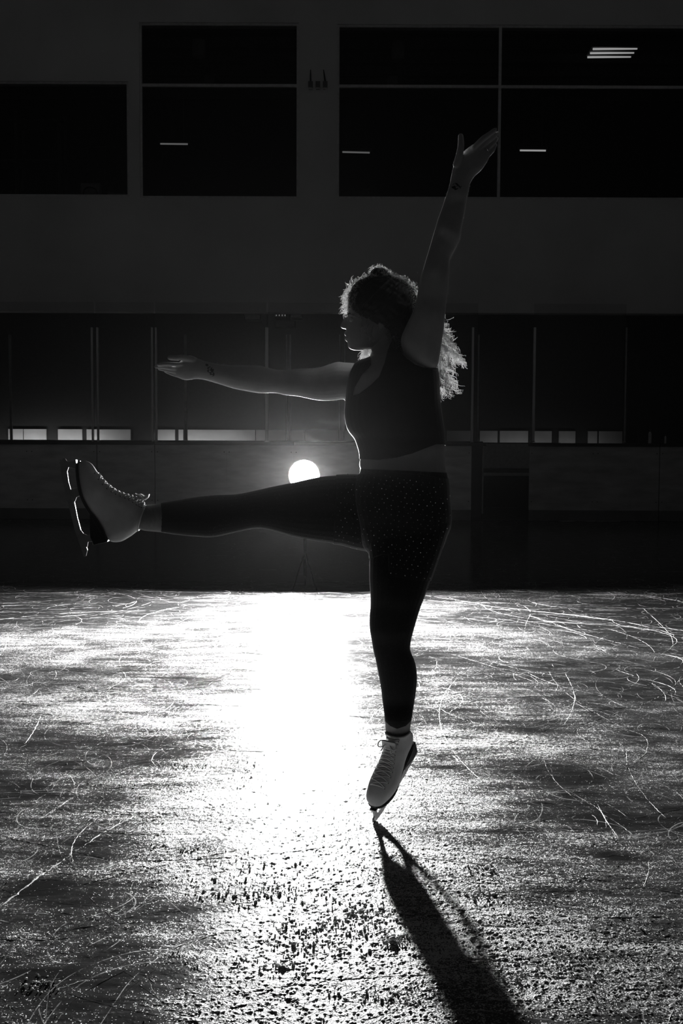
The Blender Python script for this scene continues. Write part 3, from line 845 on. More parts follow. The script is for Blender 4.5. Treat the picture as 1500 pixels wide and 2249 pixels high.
def finger(mb, P, r, m=5, n=14):
    """P rows: x, y, depth"""
    P = catmull([px(*p) for p in P], m); k = len(P)
    rr = np.interp(np.linspace(0, 1, k), np.linspace(0, 1, len(r)), r)
    C, A, B = [], [], []
    for i in range(k):
        t = P[min(i + 1, k - 1)] - P[max(i - 1, 0)]; t /= np.linalg.norm(t)
        b = np.array((0, 1.0, 0)); b = b - t * (b @ t); b /= np.linalg.norm(b); a = np.cross(t, b)
        C.append(P[i]); A.append(a * rr[i]); B.append(b * rr[i])
    return rings_mesh(C, A, B, n, 2.0, True, mb)


O_ST = ground(825, 1803)                         # toe pick of the standing skate on the ice
YK = 4.0                                         # depth of the lifted foot
Y0 = O_ST[1]
body = MB()
# torso
limb(body, [(826, 776, 902, 776, 4.17, .055), (800, 788, 935, 790, 4.17, .10), (778, 801, 957, 806, 4.17, .135), (767, 822, 962, 824, 4.17, .15),
            (763, 850, 964, 850, 4.17, .15), (760, 885, 966, 885, 4.17, .148), (758.6, 915, 970, 915, 4.16, .145), (765, 943, 974, 943, 4.16, .14),
            (779, 962, 976, 962, 4.16, .135), (787, 982, 977, 982, 4.15, .132), (791, 1003, 977, 1003, 4.15, .132), (789, 1020, 978, 1020, 4.15, .14),
            (792, 1034, 979, 1036, 4.15, .15), (786, 1050, 982, 1052, 4.15, .16), (778, 1075, 985, 1078, 4.15, .168), (776, 1100, 985.5, 1100, 4.15, .172),
            (780, 1125, 988, 1125, 4.15, .172), (786, 1150, 987.5, 1150, 4.15, .165), (793, 1175, 979, 1175, 4.14, .15), (800, 1198, 971, 1198, 4.13, .12),
            (812, 1214, 962, 1216, 4.11, .09)], n=40, e=2.2)
# standing leg
limb(body, [(806, 1150, 986, 1150, 4.10, .105), (808, 1185, 976, 1180, 4.09, .108), (813, 1215, 966, 1212, 4.08, .108), (812.7, 1243, 956.5, 1240, 4.07, .104),
            (812.7, 1272, 945, 1270, 4.06, .098), (814.8, 1306, 932.4, 1306.8, 4.05, .09), (815, 1330, 923, 1331, 4.05, .084), (813, 1356, 915, 1356, 4.04, .077),
            (813.5, 1380, 907.5, 1382, 4.03, .07), (817.4, 1405, 901, 1408, 4.03, .062), (822, 1431, 900, 1429, 4.03, .06), (828, 1456, 910, 1454, 4.03, .062),
            (833, 1482, 914.4, 1482, 4.03, .062), (838, 1512, 913, 1512, 4.03, .058), (842, 1545, 908.5, 1542, 4.03, .05), (846, 1578, 903.5, 1576, Y0 + .075, .042),
            (847.5, 1608, 900, 1603, Y0 + .088, .036), (852, 1628, 897, 1624, Y0 + .092, .032)])
# lifted leg
limb(body, [(860, 1058, 870, 1200, 4.19, .10), (820, 1048, 830, 1210, 4.19, .10), (786, 1045, 790, 1205, 4.18, .10), (755, 1045, 748, 1194, 4.17, .097), (700, 1049, 694, 1186.5, 4.15, .09),
            (640, 1062, 640, 1176, 4.13, .08), (600, 1070, 600, 1164, 4.11, .072), (560, 1079, 564, 1159, 4.1, .065), (518, 1087, 516, 1168, 4.08, .06),
            (470, 1089, 470, 1178, 4.06, .062), (432, 1093, 432, 1177, 4.05, .06), (388, 1100, 388, 1173, 4.03, .052), (352, 1106, 352, 1168, 4.01, .046),
            (320, 1110, 318, 1165, YK, .040), (309, 1116, 305, 1160, YK, .031)])
# outstretched arm
limb(body, [(805, 803, 790, 880, 4.25, .06), (780, 798, 770, 880, 4.27, .062), (757, 796, 752, 877, 4.28, .06), (740, 795, 736, 879, 4.28, .058), (720, 801, 712, 880, 4.28, .054), (698, 807.5, 688, 877.5, 4.28, .05),
            (659, 810, 655, 870.5, 4.27, .046), (630, 812, 626, 867.5, 4.27, .043), (607, 811.5, 604, 863, 4.26, .041), (575, 804, 572, 863.5, 4.25, .042),
            (549, 803, 545, 859.5, 4.24, .042), (520, 803, 516, 854, 4.23, .04), (483, 800, 480, 843, 4.22, .034), (458, 795, 456, 836, 4.21, .027),
            (443, 790.5, 440, 832.6, 4.2, .022), (430, 785, 427, 832.4, 4.2, .02)], n=24)
limb(body, [(432, 785, 429, 832, 4.2, .02), (415, 779.5, 413, 835, 4.2, .02), (403, 787, 402, 834, 4.2, .018), (393, 796, 392, 830, 4.2, .014), (386, 797, 387, 828, 4.2, .009)], n=20, domes=False)
finger(body, [(424, 790, 4.19), (402, 785.5, 4.18), (386, 786, 4.175), (372, 785.5, 4.175)], (.012, .0105, .009, .008))
for P, r in (([(402, 800, 4.188), (380, 800, 4.176), (362, 799.5, 4.174), (347, 801, 4.176)], .0072), ([(402, 810, 4.198), (376, 808, 4.19), (357, 806, 4.188), (342, 805.5, 4.19)], .0074),
             ([(402, 819, 4.206), (380, 815.5, 4.204), (364, 812.5, 4.204), (349, 809.5, 4.206)], .0071), ([(402, 828, 4.212), (388, 824.5, 4.216), (375, 820.5, 4.219), (363, 815.5, 4.22)], .0064)):
    finger(body, P, (r, r, r * .95, r * .8))
# raised arm
limb(body, [(900, 800, 955, 815, 4.12, .055), (888, 780, 963, 797, 4.09, .06), (880, 748, 970, 752, 4.07, .058), (890, 719, 975, 722, 4.06, .056), (905, 688, 978, 690, 4.05, .053), (914.5, 658, 980.5, 660, 4.05, .049),
            (921, 619, 984, 630, 4.04, .045), (930, 589, 986, 599, 4.03, .041), (940, 556, 987, 572, 4.03, .038), (951, 518, 1001, 545, 4.03, .038), (957, 498, 1010, 518, 4.02, .039),
            (961, 484, 1014, 497, 4.02, .038), (969, 462, 1019.5, 470, 4.02, .034), (976, 442, 1024, 448, 4.02, .03), (983, 420, 1028, 424, 4.01, .025), (989, 399, 1032, 401, 4.01, .022)], n=24)
limb(body, [(988, 404, 1031, 406, 4.01, .022), (992, 380, 1042, 388, 4.01, .021), (997, 362, 1058, 373, 4.01, .02), (1006, 345, 1069, 357, 4.01, .017), (1022, 329, 1074, 347, 4.01, .014), (1038, 317, 1075, 340, 4.01, .011)], n=20)
finger(body, [(1003, 362, 4.0), (1010, 336, 3.99), (1012.5, 316, 3.99), (1012, 298, 3.99)], (.013, .0115, .0105, .0085))
for P, r in (([(1040, 325, 3.998), (1060, 305, 3.990), (1075, 294.5, 3.990), (1087, 285, 3.994)], .0088), ([(1048, 332, 4.006), (1069, 311.5, 4.004), (1082, 301, 4.006), (1091, 293.5, 4.009)], .0088),
             ([(1056, 341, 4.014), (1074, 323, 4.016), (1084, 313.5, 4.018), (1090.5, 304, 4.021)], .0085), ([(1063, 350, 4.02), (1076, 336, 4.026), (1083, 328, 4.03), (1087.5, 317, 4.033)], .0080)):
    finger(body, P, (r, r, r * .95, r * .82))
# neck
limb(body, [(826, 735, 880, 740, 4.18, .055), (816, 758, 876, 765, 4.18, .055), (815.5, 775, 876, 782, 4.175, .056), (815, 792, 884, 797, 4.17, .062), (812, 812, 900, 815, 4.17, .08)], n=24)
# head: skull and face
YH = 4.18
limb(body, [(800, 616, 850, 616, YH, .045), (786, 625, 872, 625, YH, .062), (775, 638, 888, 638, YH, .072), (767, 655, 896, 655, YH, .077), (763.5, 672, 899, 672, YH, .078), (761.5, 688, 899, 688, YH, .077),
            (764.5, 700, 897, 700, YH, .074), (763, 712, 890, 712, YH, .071), (760.5, 724, 878, 724, YH, .067), (759.5, 735, 866, 735, YH, .062), (761, 745, 858, 745, YH, .057),
            (763.5, 753, 850, 753, YH, .051), (767, 761, 843, 757, YH, .043), (775, 766, 834, 762, YH, .032), (788, 768.5, 826, 766, YH, .014)], n=32, e=2.15, m=3, domes=False)
limb(body, [(757.5, 697, 772, 697, YH, .006), (753, 704, 774, 704, YH, .0085), (749.3, 711, 774, 711, YH, .0115), (747.6, 716.5, 774, 716.5, YH, .0145), (749.8, 720, 774, 720, YH, .0155), (756, 722.5, 774, 722, YH, .013)], n=16, domes=False)
limb(body, [(758, 727.5, 772, 727.5, YH, .010), (755.8, 732, 772, 732, YH, .019), (757.2, 736, 772, 736, YH, .023), (761.5, 738.4, 772, 738.4, YH, .022)], n=16, domes=False)
limb(body, [(761.5, 739.4, 772, 739.4, YH, .021), (757.5, 743, 772, 743, YH, .021), (758.5, 747.5, 772, 747.5, YH, .017), (763, 751, 774, 751, YH, .01)], n=16, domes=False)
limb(body, [(765, 752, 790, 752, YH, .018), (763.8, 758, 790, 758, YH, .021), (767, 764.5, 792, 764.5, YH, .020), (775, 768.5, 800, 768, YH, .013), (783, 769.8, 796, 769.3, YH, .006)], n=16, domes=False)
# brow ridge, near cheek and ear
for sgn in (-1, 1):
    limb(body, [(764, 690, 771, 690, YH + sgn * .012, .008), (765, 690, 775, 692, YH + sgn * .03, .01), (770, 692, 782, 695, YH + sgn * .05, .008)], n=12)
    ye = YH + sgn * .076
    limb(body, [(833, 700, 846, 699, ye, .007), (831, 708, 849, 707, ye, .009), (832, 716, 846, 715, ye, .008), (833, 723, 840, 722, ye, .006)], n=14)

per = empty('person', (O_ST[0], O_ST[1], 0), 'figure skater in black top and sparkly shorts balanced on one toe, arm raised, leg out', 'person')
raw = link_mesh('body_raw', body.v, body.f, None)
rm = raw.modifiers.new('r', 'REMESH'); rm.mode = 'VOXEL'; rm.voxel_size = 0.0025
smo = raw.modifiers.new('s', 'SMOOTH'); smo.factor = 0.5; smo.iterations = 4
dg = bpy.context.evaluated_depsgraph_get()
bme = bpy.data.meshes.new_from_object(raw.evaluated_get(dg))
bpy.data.objects.remove(raw, do_unlink=True)
bme.name = 'body'; bme.materials.clear(); bme.materials.append(M['skin'])
bme.polygons.foreach_set('use_smooth', [True] * len(bme.polygons))
bob = bpy.data.objects.new('body', bme); COL.objects.link(bob)
bob.parent = per; bob.matrix_parent_inverse = p_world(per).inverted()
nv = len(bme.vertices)
BV = np.zeros(nv * 3, np.float32); bme.vertices.foreach_get('co', BV); BV = BV.reshape(-1, 3).astype(float)
BN = np.zeros(nv * 3, np.float32); bme.vertices.foreach_get('normal', BN); BN = BN.reshape(-1, 3).astype(float)
nf = len(bme.polygons)
BF = np.zeros(nf * 4, np.int32)
lt = np.zeros(nf, np.int32); bme.polygons.foreach_get('loop_total', lt)
assert (lt == 4).all(), 'remesh gives quads'
bme.loops.foreach_get('vertex_index', BF); BF = BF.reshape(-1, 4)
dcam = BV - CAM; kk = FPX / (dcam @ Fv)
BU = 750 + (dcam @ Rv) * kk; BW = 1124.5 - (dcam @ Uv) * kk


def poly_sd(u, v, P):
    P = np.asarray(P, float); Q = np.roll(P, -1, 0); best = np.full(len(u), 1e9); gx = np.zeros(len(u)); gy = np.zeros(len(u)); ins = np.zeros(len(u), bool)
    for a, b_ in zip(P, Q):
        e = b_ - a; t = np.clip(((u - a[0]) * e[0] + (v - a[1]) * e[1]) / (e @ e + 1e-9), 0, 1)
        dx = u - a[0] - t * e[0]; dy = v - a[1] - t * e[1]; d = np.hypot(dx, dy); m_ = d < best
        best[m_] = d[m_]; gx[m_] = dx[m_]; gy[m_] = dy[m_]
        c = ((a[1] > v) != (b_[1] > v)) & (u < (b_[0] - a[0]) * (v - a[1]) / (b_[1] - a[1] + 1e-12) + a[0]); ins ^= c
    return np.where(ins, best, -best), gx, gy


def garment(name, P, push, mat, cond=None, wave=0.0):
    sd, gx, gy = poly_sd(BU, BW, P)
    ok = sd > 0
    if cond is not None: ok &= cond
    fs = ok[BF].any(1)
    use = np.unique(BF[fs]); rem = -np.ones(nv, int); rem[use] = np.arange(len(use))
    V = BV[use] + BN[use] * push
    if wave: V += BN[use] * (wave * (vnoise(BU[use] * .01, BW[use] * .01, 6, 3) - .3))[:, None]
    out = sd[use] < 0
    lim = np.minimum(1, 6.0 / (np.hypot(gx[use], gy[use]) + 1e-6))
    V[out] -= (Rv[None] * (gx[use][out] * lim[out] / kk[use][out])[:, None] - Uv[None] * (gy[use][out] * lim[out] / kk[use][out])[:, None])
    me = bpy.data.meshes.new(name)
    F = rem[BF[fs]]
    me.vertices.add(len(V)); me.vertices.foreach_set('co', V.astype(np.float32).ravel())
    me.loops.add(F.size); me.loops.foreach_set('vertex_index', F.astype(np.int32).ravel())
    me.polygons.add(len(F)); me.polygons.foreach_set('loop_start', np.arange(len(F), dtype=np.int32) * 4)
    me.materials.append(mat); me.update(calc_edges=True); me.polygons.foreach_set('use_smooth', [True] * len(F))
    o = bpy.data.objects.new(name, me); COL.objects.link(o); o.parent = per; o.matrix_parent_inverse = p_world(per).inverted()
    so = o.modifiers.new('cloth', 'SOLIDIFY'); so.thickness = 0.0012; so.offset = -1
    return o


TOP = [(782, 794), (770, 819), (762, 849), (759, 874), (744, 905), (744, 930), (760, 960), (770, 985), (775, 1005), (800, 1009), (830, 1010), (870, 1005), (905, 996), (930, 986), (957, 976), (972, 976), (990, 984),
       (1000, 900), (990, 809), (960, 809), (929, 808), (911, 802), (893, 789), (881, 774), (875, 756), (862, 745), (852, 770), (848, 786), (845, 798), (833, 828), (815, 846), (790, 865), (774.5, 870), (779, 852), (794, 825), (815, 801), (814, 786)]
SHORTS = [(739, 1030), (790, 1042), (830, 1040), (870, 1040), (930, 1044), (985, 1052), (1010, 1060), (1010, 1200), (965, 1268), (945, 1275), (900, 1273), (856, 1263), (855, 1219), (840, 1218), (812, 1228), (786, 1215), (770, 1210), (732, 1205)]
TIGHT = [(352, 1080), (500, 1060), (640, 1030), (800, 1030), (1010, 1040), (1010, 1200), (970, 1300), (940, 1500), (906, 1579), (890, 1594), (872, 1600), (858, 1594), (842, 1580), (800, 1500), (790, 1230), (700, 1215), (500, 1200), (353, 1190), (356, 1137)]
SOCK1 = [(830, 1568), (925, 1568), (925, 1680), (830, 1680)]
SOCK2 = [(290, 1090), (362, 1090), (362, 1185), (290, 1185)]
wv = 0.0015 * (1 + np.sin(BW * 1.15)) * ((BW > 955) & (BW < 990) & (BU < 800))
leg_cond = np.ones(nv, bool)
garment('tights', TIGHT, .0022, M['tights'])
top_o = garment('crop_top', TOP, .0030, M['top'], cond=(BU > 757) | (BW > 878), wave=.0012)
sh_o = garment('shorts', SHORTS, .0052, M['shorts'], wave=.0015)
garment('sock', SOCK1, .0010, M['sock']); garment('sock', SOCK2, .0010, M['sock'])

# rhinestones sewn over the shorts
tree = BVHTree.FromPolygons([tuple(v.co) for v in sh_o.data.vertices], [tuple(p.vertices) for p in sh_o.data.polygons])
mb = MB(); gb = bmesh.new(); bmesh.ops.create_icosphere(gb, subdivisions=1, radius=1.0)
gv = np.array([v.co[:] for v in gb.verts]); gf = [tuple(v.index for v in f.verts) for f in gb.faces]; gb.free()
for sgn in (1, -1):
    for i in range(-4, 24):
        for j in range(-4, 26):
            u = 742 + i * 14.5 + (j % 2) * 7 + rng.normal() * 2; v = 1050 + j * 10.5 + i * 2.2 + rng.normal() * 1.6
            if poly_sd(np.array([u]), np.array([v]), SHORTS)[0][0] < 3: continue
            o_ = px(u, v, 3.6) if sgn > 0 else px(u, v, 4.8); d_ = Vector(ray(u, v)).normalized() * sgn
            hit = tree.ray_cast(Vector(o_), d_, 1.0)
            if hit[0] is None: continue
            c = np.array(hit[0]); nn = np.array(hit[1]); nn = nn if nn @ np.array(d_) < 0 else -nn
            r = 0.0016 * rng.uniform(.7, 1.4)
            Rm = Matrix.Rotation(rng.uniform(0, 6), 3, Vector((rng.normal(), rng.normal(), rng.normal())))
            mb.add((gv * r) @ np.array(Rm) + c + nn * r * .4, gf)
o = mb.build('rhinestones', M['gem'], sh_o); tag(o, kind='stuff')

# small parts of the face, ears and hands
def ball(name, p, r, mat, parent, sq=(1, 1, 1)):
    gb = bmesh.new(); bmesh.ops.create_icosphere(gb, subdivisions=3, radius=1.0)
    V = np.array([v.co[:] for v in gb.verts]) * r * np.array(sq) + p; F = [tuple(v.index for v in f.verts) for f in gb.faces]; gb.free()
    return link_mesh(name, V, F, mat, parent, True)
for sgn in (-1, 1):
    ball('eye', px(773, 702, YH + sgn * .034), .012, M['eye'], per, (.9, 1, .8))
    MB().tube([px(763, 692, YH + sgn * .015), px(766, 688, YH + sgn * .035), px(774, 689.5, YH + sgn * .055)], [.0015, .003, .001], 6).build('eyebrow', M['haircore'], per)
    ball('earring', px(835.5, 724.5, YH + sgn * .090), .0026, M['gem'], per)
mb = MB(); c = px(1069, 327.5, 4.007); ax = px(1075, 322, 4.007) - c; ax /= np.linalg.norm(ax)
w_ = np.array((0, 1.0, 0)); u_ = np.cross(ax, w_)
mb.tube([c + .0106 * (math.cos(a) * u_ + math.sin(a) * w_) + np.array((0, .008, 0)) for a in np.linspace(0, 2 * math.pi, 25)], .0011, 6); mb.build('ring', M['gem'], per)
for (x, y, Y) in ((1089.5, 283, 3.996), (1093, 290.5, 4.014), (1093, 303.5, 4.026), (1089.5, 319, 4.038)):
    ball('fingernail', px(x, y, Y), .0036, M['nail'], per, (.9, .5, 1.1))
tattoo([(tuple(px(462, 812, 4.185)), .012), (tuple(px(466, 822, 4.185)), .008), (tuple(px(455, 800, 4.185)), .007), (tuple(px(1000, 410, 3.99)), .012), (tuple(px(1010, 411, 3.99)), .007)])

# ------------------------------------------------------------------ hair
core = MB()
limb(core, [(815, 607, 856, 606, YH, .045), (800, 613, 874, 613, YH, .072), (782, 622, 893, 622, YH, .092), (772, 635, 907, 636, YH, .104), (765, 652, 914, 652, YH, .11), (764, 668, 916, 668, YH, .112),
            (766, 684, 917, 685, YH, .11), (772, 694, 917, 696, YH + .002, .108), (790, 704, 917, 706, YH, .104), (812, 716, 915, 717, YH, .098), (838, 724, 914, 727, YH, .092)], n=36, m=4)
limb(core, [(815, 680, 916, 680, YH, .108), (826, 700, 916, 705, YH, .102), (842, 722, 914, 728, YH, .095), (850, 745, 912, 752, YH + .01, .088), (858, 768, 916, 775, YH + .02, .08), (870, 785, 935, 800, YH + .03, .065),
            (895, 800, 960, 825, YH + .04, .05), (920, 815, 972, 850, YH + .05, .03)], n=36, m=4)
raw = link_mesh('hr', core.v, core.f, None)
rm = raw.modifiers.new('r', 'REMESH'); rm.mode = 'VOXEL'; rm.voxel_size = 0.004
smo = raw.modifiers.new('s', 'SMOOTH'); smo.iterations = 3
dg = bpy.context.evaluated_depsgraph_get(); hme = bpy.data.meshes.new_from_object(raw.evaluated_get(dg)); bpy.data.objects.remove(raw, do_unlink=True)
HV = np.array([v.co[:] for v in hme.vertices]); HN = np.array([v.normal[:] for v in hme.vertices])
HV2 = HV + HN * (0.006 * (vnoise(HV[:, 0] + HV[:, 2] * .7, HV[:, 1] + HV[:, 2], 55, 3) - .5) + .004 * (vnoise(HV[:, 0] - HV[:, 2], HV[:, 1] * 1.2, 110, 7) - .5))[:, None]
for v, q in zip(hme.vertices, HV2): v.co = q
hme.materials.clear(); hme.materials.append(M['haircore']); hme.name = 'hair'
hob = bpy.data.objects.new('hair', hme); COL.objects.link(hob); hob.parent = per; hob.matrix_parent_inverse = p_world(per).inverted()

SV, SF = [], []; soff = 0
def strand(P, r0=.0005):
    global soff
    P = np.asarray(P); k = len(P)
    T = np.gradient(P, axis=0); T /= np.linalg.norm(T, axis=1)[:, None] + 1e-9
    ref = np.array((0.3, 0.9, 0.2)); U = np.cross(T, ref); U /= np.linalg.norm(U, axis=1)[:, None] + 1e-9; W = np.cross(T, U)
    rr = (r0 * np.linspace(1, .45, k))[:, None]
    V = np.stack([P + U * rr, P - U * rr * .5 + W * rr * .87, P - U * rr * .5 - W * rr * .87], 1).reshape(-1, 3)
    i = np.arange(k - 1) * 3 + soff
    F = np.concatenate([np.stack([i + a, i + b_, i + 3 + b_, i + 3 + a], -1) for a, b_ in ((0, 1), (1, 2), (2, 0))])
    SV.append(V); SF.append(F); soff += len(V)


def curl(G, rad, turns, ph, spread, n=30, r0=.0005):
    """strand that winds round a guide path"""
    G = np.asarray(G); m_ = max(2, n // (len(G) - 1)); P = catmull(G, m_); k = len(P)
    T = np.gradient(P, axis=0); T /= np.linalg.norm(T, axis=1)[:, None] + 1e-9
    U = np.cross(T, np.array((0.1, 1.0, 0.05))); U /= np.linalg.norm(U, axis=1)[:, None] + 1e-9; W = np.cross(T, U)
    t = np.linspace(0, 1, k); a = ph + turns * 2 * math.pi * t
    R_ = rad * (0.4 + .6 * t) + 0 * t
    P = P + U * (np.cos(a) * R_)[:, None] + W * (np.sin(a) * R_)[:, None] + spread[None] * (t ** 1.5)[:, None]
    strand(P, r0)


# short frizz standing off the head
sel = rng.choice(len(HV2), 3600)
for i in sel:
    p, nrm = HV2[i], HN[i]
    u, v = proj(p)
    if v > 760 or (u < 830 and v > 700) or abs(p[1] - YH) > .072: continue
    L_ = rng.uniform(.008, .03) * (1.5 if u < 775 else 1.0) * (.75 if v < 615 else 1)
    side = rng.normal(size=3); side -= nrm * (side @ nrm); side /= np.linalg.norm(side)
    t = np.linspace(0, 1, 9)[:, None]; w_ = rng.uniform(.002, .005)
    P = p + nrm * (L_ * np.sin(t * rng.uniform(1.2, 2.6)) * .55) + side * L_ * t * .9 + rng.normal(size=3)[None] * w_ * np.sin(t * 7 + rng.uniform(0, 6))
    strand(P, .00055)
# fringe curls over the brow, and loose curls beside the face
for k in range(70):
    x0, y0 = rng.uniform(766, 790), rng.uniform(655, 690); Yc = YH + rng.uniform(-.06, .06)
    x1, y1 = rng.uniform(748, 760), y0 + rng.uniform(-6, 16)
    curl([px(x0, y0, Yc), px((x0 + x1) / 2, y0 - 4, Yc), px(x1, y1, Yc)], rng.uniform(.001, .003), rng.uniform(.6, 1.5), rng.uniform(0, 6), rng.normal(size=3) * .003, 18)
for (cx, cy_, ex, ey) in ((800, 695, 795, 742), (806, 700, 812, 745), (815, 705, 806, 735), (822, 712, 820, 750), (796, 690, 803, 725)):
    for k in range(14):
        Yc = YH - .082 + rng.normal() * .003
        curl([px(cx, cy_, Yc - .02), px((cx + ex) / 2 - 6, (cy_ + ey) / 2, Yc - .006), px(ex + rng.normal() * 2, ey + rng.normal() * 3, Yc)], .0035, 2.2, rng.uniform(0, .9), rng.normal(size=3) * .001, 26)
# curls on the far side of the neck, seen lit under the chin
for k in range(130):
    x0 = rng.uniform(800, 822); Yc = YH + rng.uniform(.03, .09)
    x1, y1 = rng.uniform(787, 814), rng.uniform(775, 799)
    curl([px(x0 + 8, 735, Yc - .01), px(x0 - 2, 760, Yc), px(x1, y1, Yc + .01)], rng.uniform(.002, .005), rng.uniform(1, 3), rng.uniform(0, 6), rng.normal(size=3) * .004, 24, .0006)
# long curls thrown back behind the raised arm
ends = [(1006, 776), (1019, 801), (1023, 803), (1010, 792), (1001, 766), (992, 748), (987, 730), (982, 718), (1000, 803), (993, 800), (986, 812), (992, 836), (987, 850), (992, 866), (978, 874), (1010, 862), (1001, 851),
        (972, 866), (971, 842), (979, 802), (976, 782), (974, 758), (986, 772), (995, 785), (1014, 797), (983, 740), (990, 757), (997, 822), (981, 828), (975, 820), (969, 800), (985, 792)]
for (ex, ey) in ends:
    Yc = YH + rng.uniform(-.03, .08); sy = rng.uniform(655, 745); tr_ = rng.uniform(3.0, 6.0); rad = rng.uniform(.006, .012); p0 = rng.uniform(0, 6)
    mid = (rng.uniform(940, 957), sy * .35 + ey * .65 - rng.uniform(5, 22))
    for k in range(14):
        jx = rng.normal() * 2.0
        curl([px(900, sy, Yc), px(925, sy * .7 + mid[1] * .3 + 3, Yc + .02), px(mid[0] + jx, mid[1] + rng.normal() * 2.5, Yc + .02), px(ex * .6 + mid[0] * .4, ey * .55 + mid[1] * .45 - 3 + rng.normal(), Yc + .01), px(ex + rng.normal() * 1.5, ey + rng.normal() * 2, Yc)],
             rad * rng.uniform(.6, 1.2), tr_ * rng.uniform(.95, 1.05), p0 + rng.normal() * .45, rng.normal(size=3) * .004 * (3 if rng.random() < .12 else 1), 60, .0008)
V = np.concatenate(SV); F = np.concatenate(SF)
me = bpy.data.meshes.new('curls'); me.vertices.add(len(V)); me.vertices.foreach_set('co', V.astype(np.float32).ravel())
me.loops.add(F.size); me.loops.foreach_set('vertex_index', F.astype(np.int32).ravel())
me.polygons.add(len(F)); me.polygons.foreach_set('loop_start', np.arange(len(F), dtype=np.int32) * 4)
me.materials.append(M['hair']); me.update(calc_edges=True)
o = bpy.data.objects.new('curls', me); COL.objects.link(o); o.parent = hob; o.matrix_parent_inverse = p_world(per).inverted(); tag(o, kind='stuff')
o.matrix_parent_inverse = p_world(hob).inverted()

# fine down on skin and cloth that catches the light from behind
FZ, FF_, fo = [], [], 0
for i in rng.choice(nv, 14000):
    if (BW[i] < 770 and 740 < BU[i] < 900) or BW[i] > 1600 or BU[i] < 430 or BW[i] < 400: continue
    p, nrm = BV[i], BN[i]; L_ = rng.uniform(.001, .0026); d = nrm + rng.normal(size=3) * .5; d /= np.linalg.norm(d)
    s_ = np.cross(d, (0.2, .9, .3)); s_ /= np.linalg.norm(s_); w_ = np.cross(d, s_); r = .00012; p = p + nrm * .002
    FZ += [p + s_ * r, p - s_ * r * .5 + w_ * r, p - s_ * r * .5 - w_ * r, p + d * L_]; FF_ += [(fo, fo + 1, fo + 3), (fo + 1, fo + 2, fo + 3), (fo + 2, fo, fo + 3)]; fo += 4
tag(link_mesh('fine_down', FZ, FF_, M['hair'], per), kind='stuff')

# ------------------------------------------------------------------ skates
SK = 660.0; OX, OY = 133.0, 1019.0
ex_, ez_ = np.array((-.2311, -.9729)), np.array((.9729, -.2311))
def lc(x, y):                                    # traced side view -> skate's own x (to the toe) and z (up)
    p = np.array((x - OX, y - OY)); return float(p @ ex_) / SK, float(p @ ez_) / SK


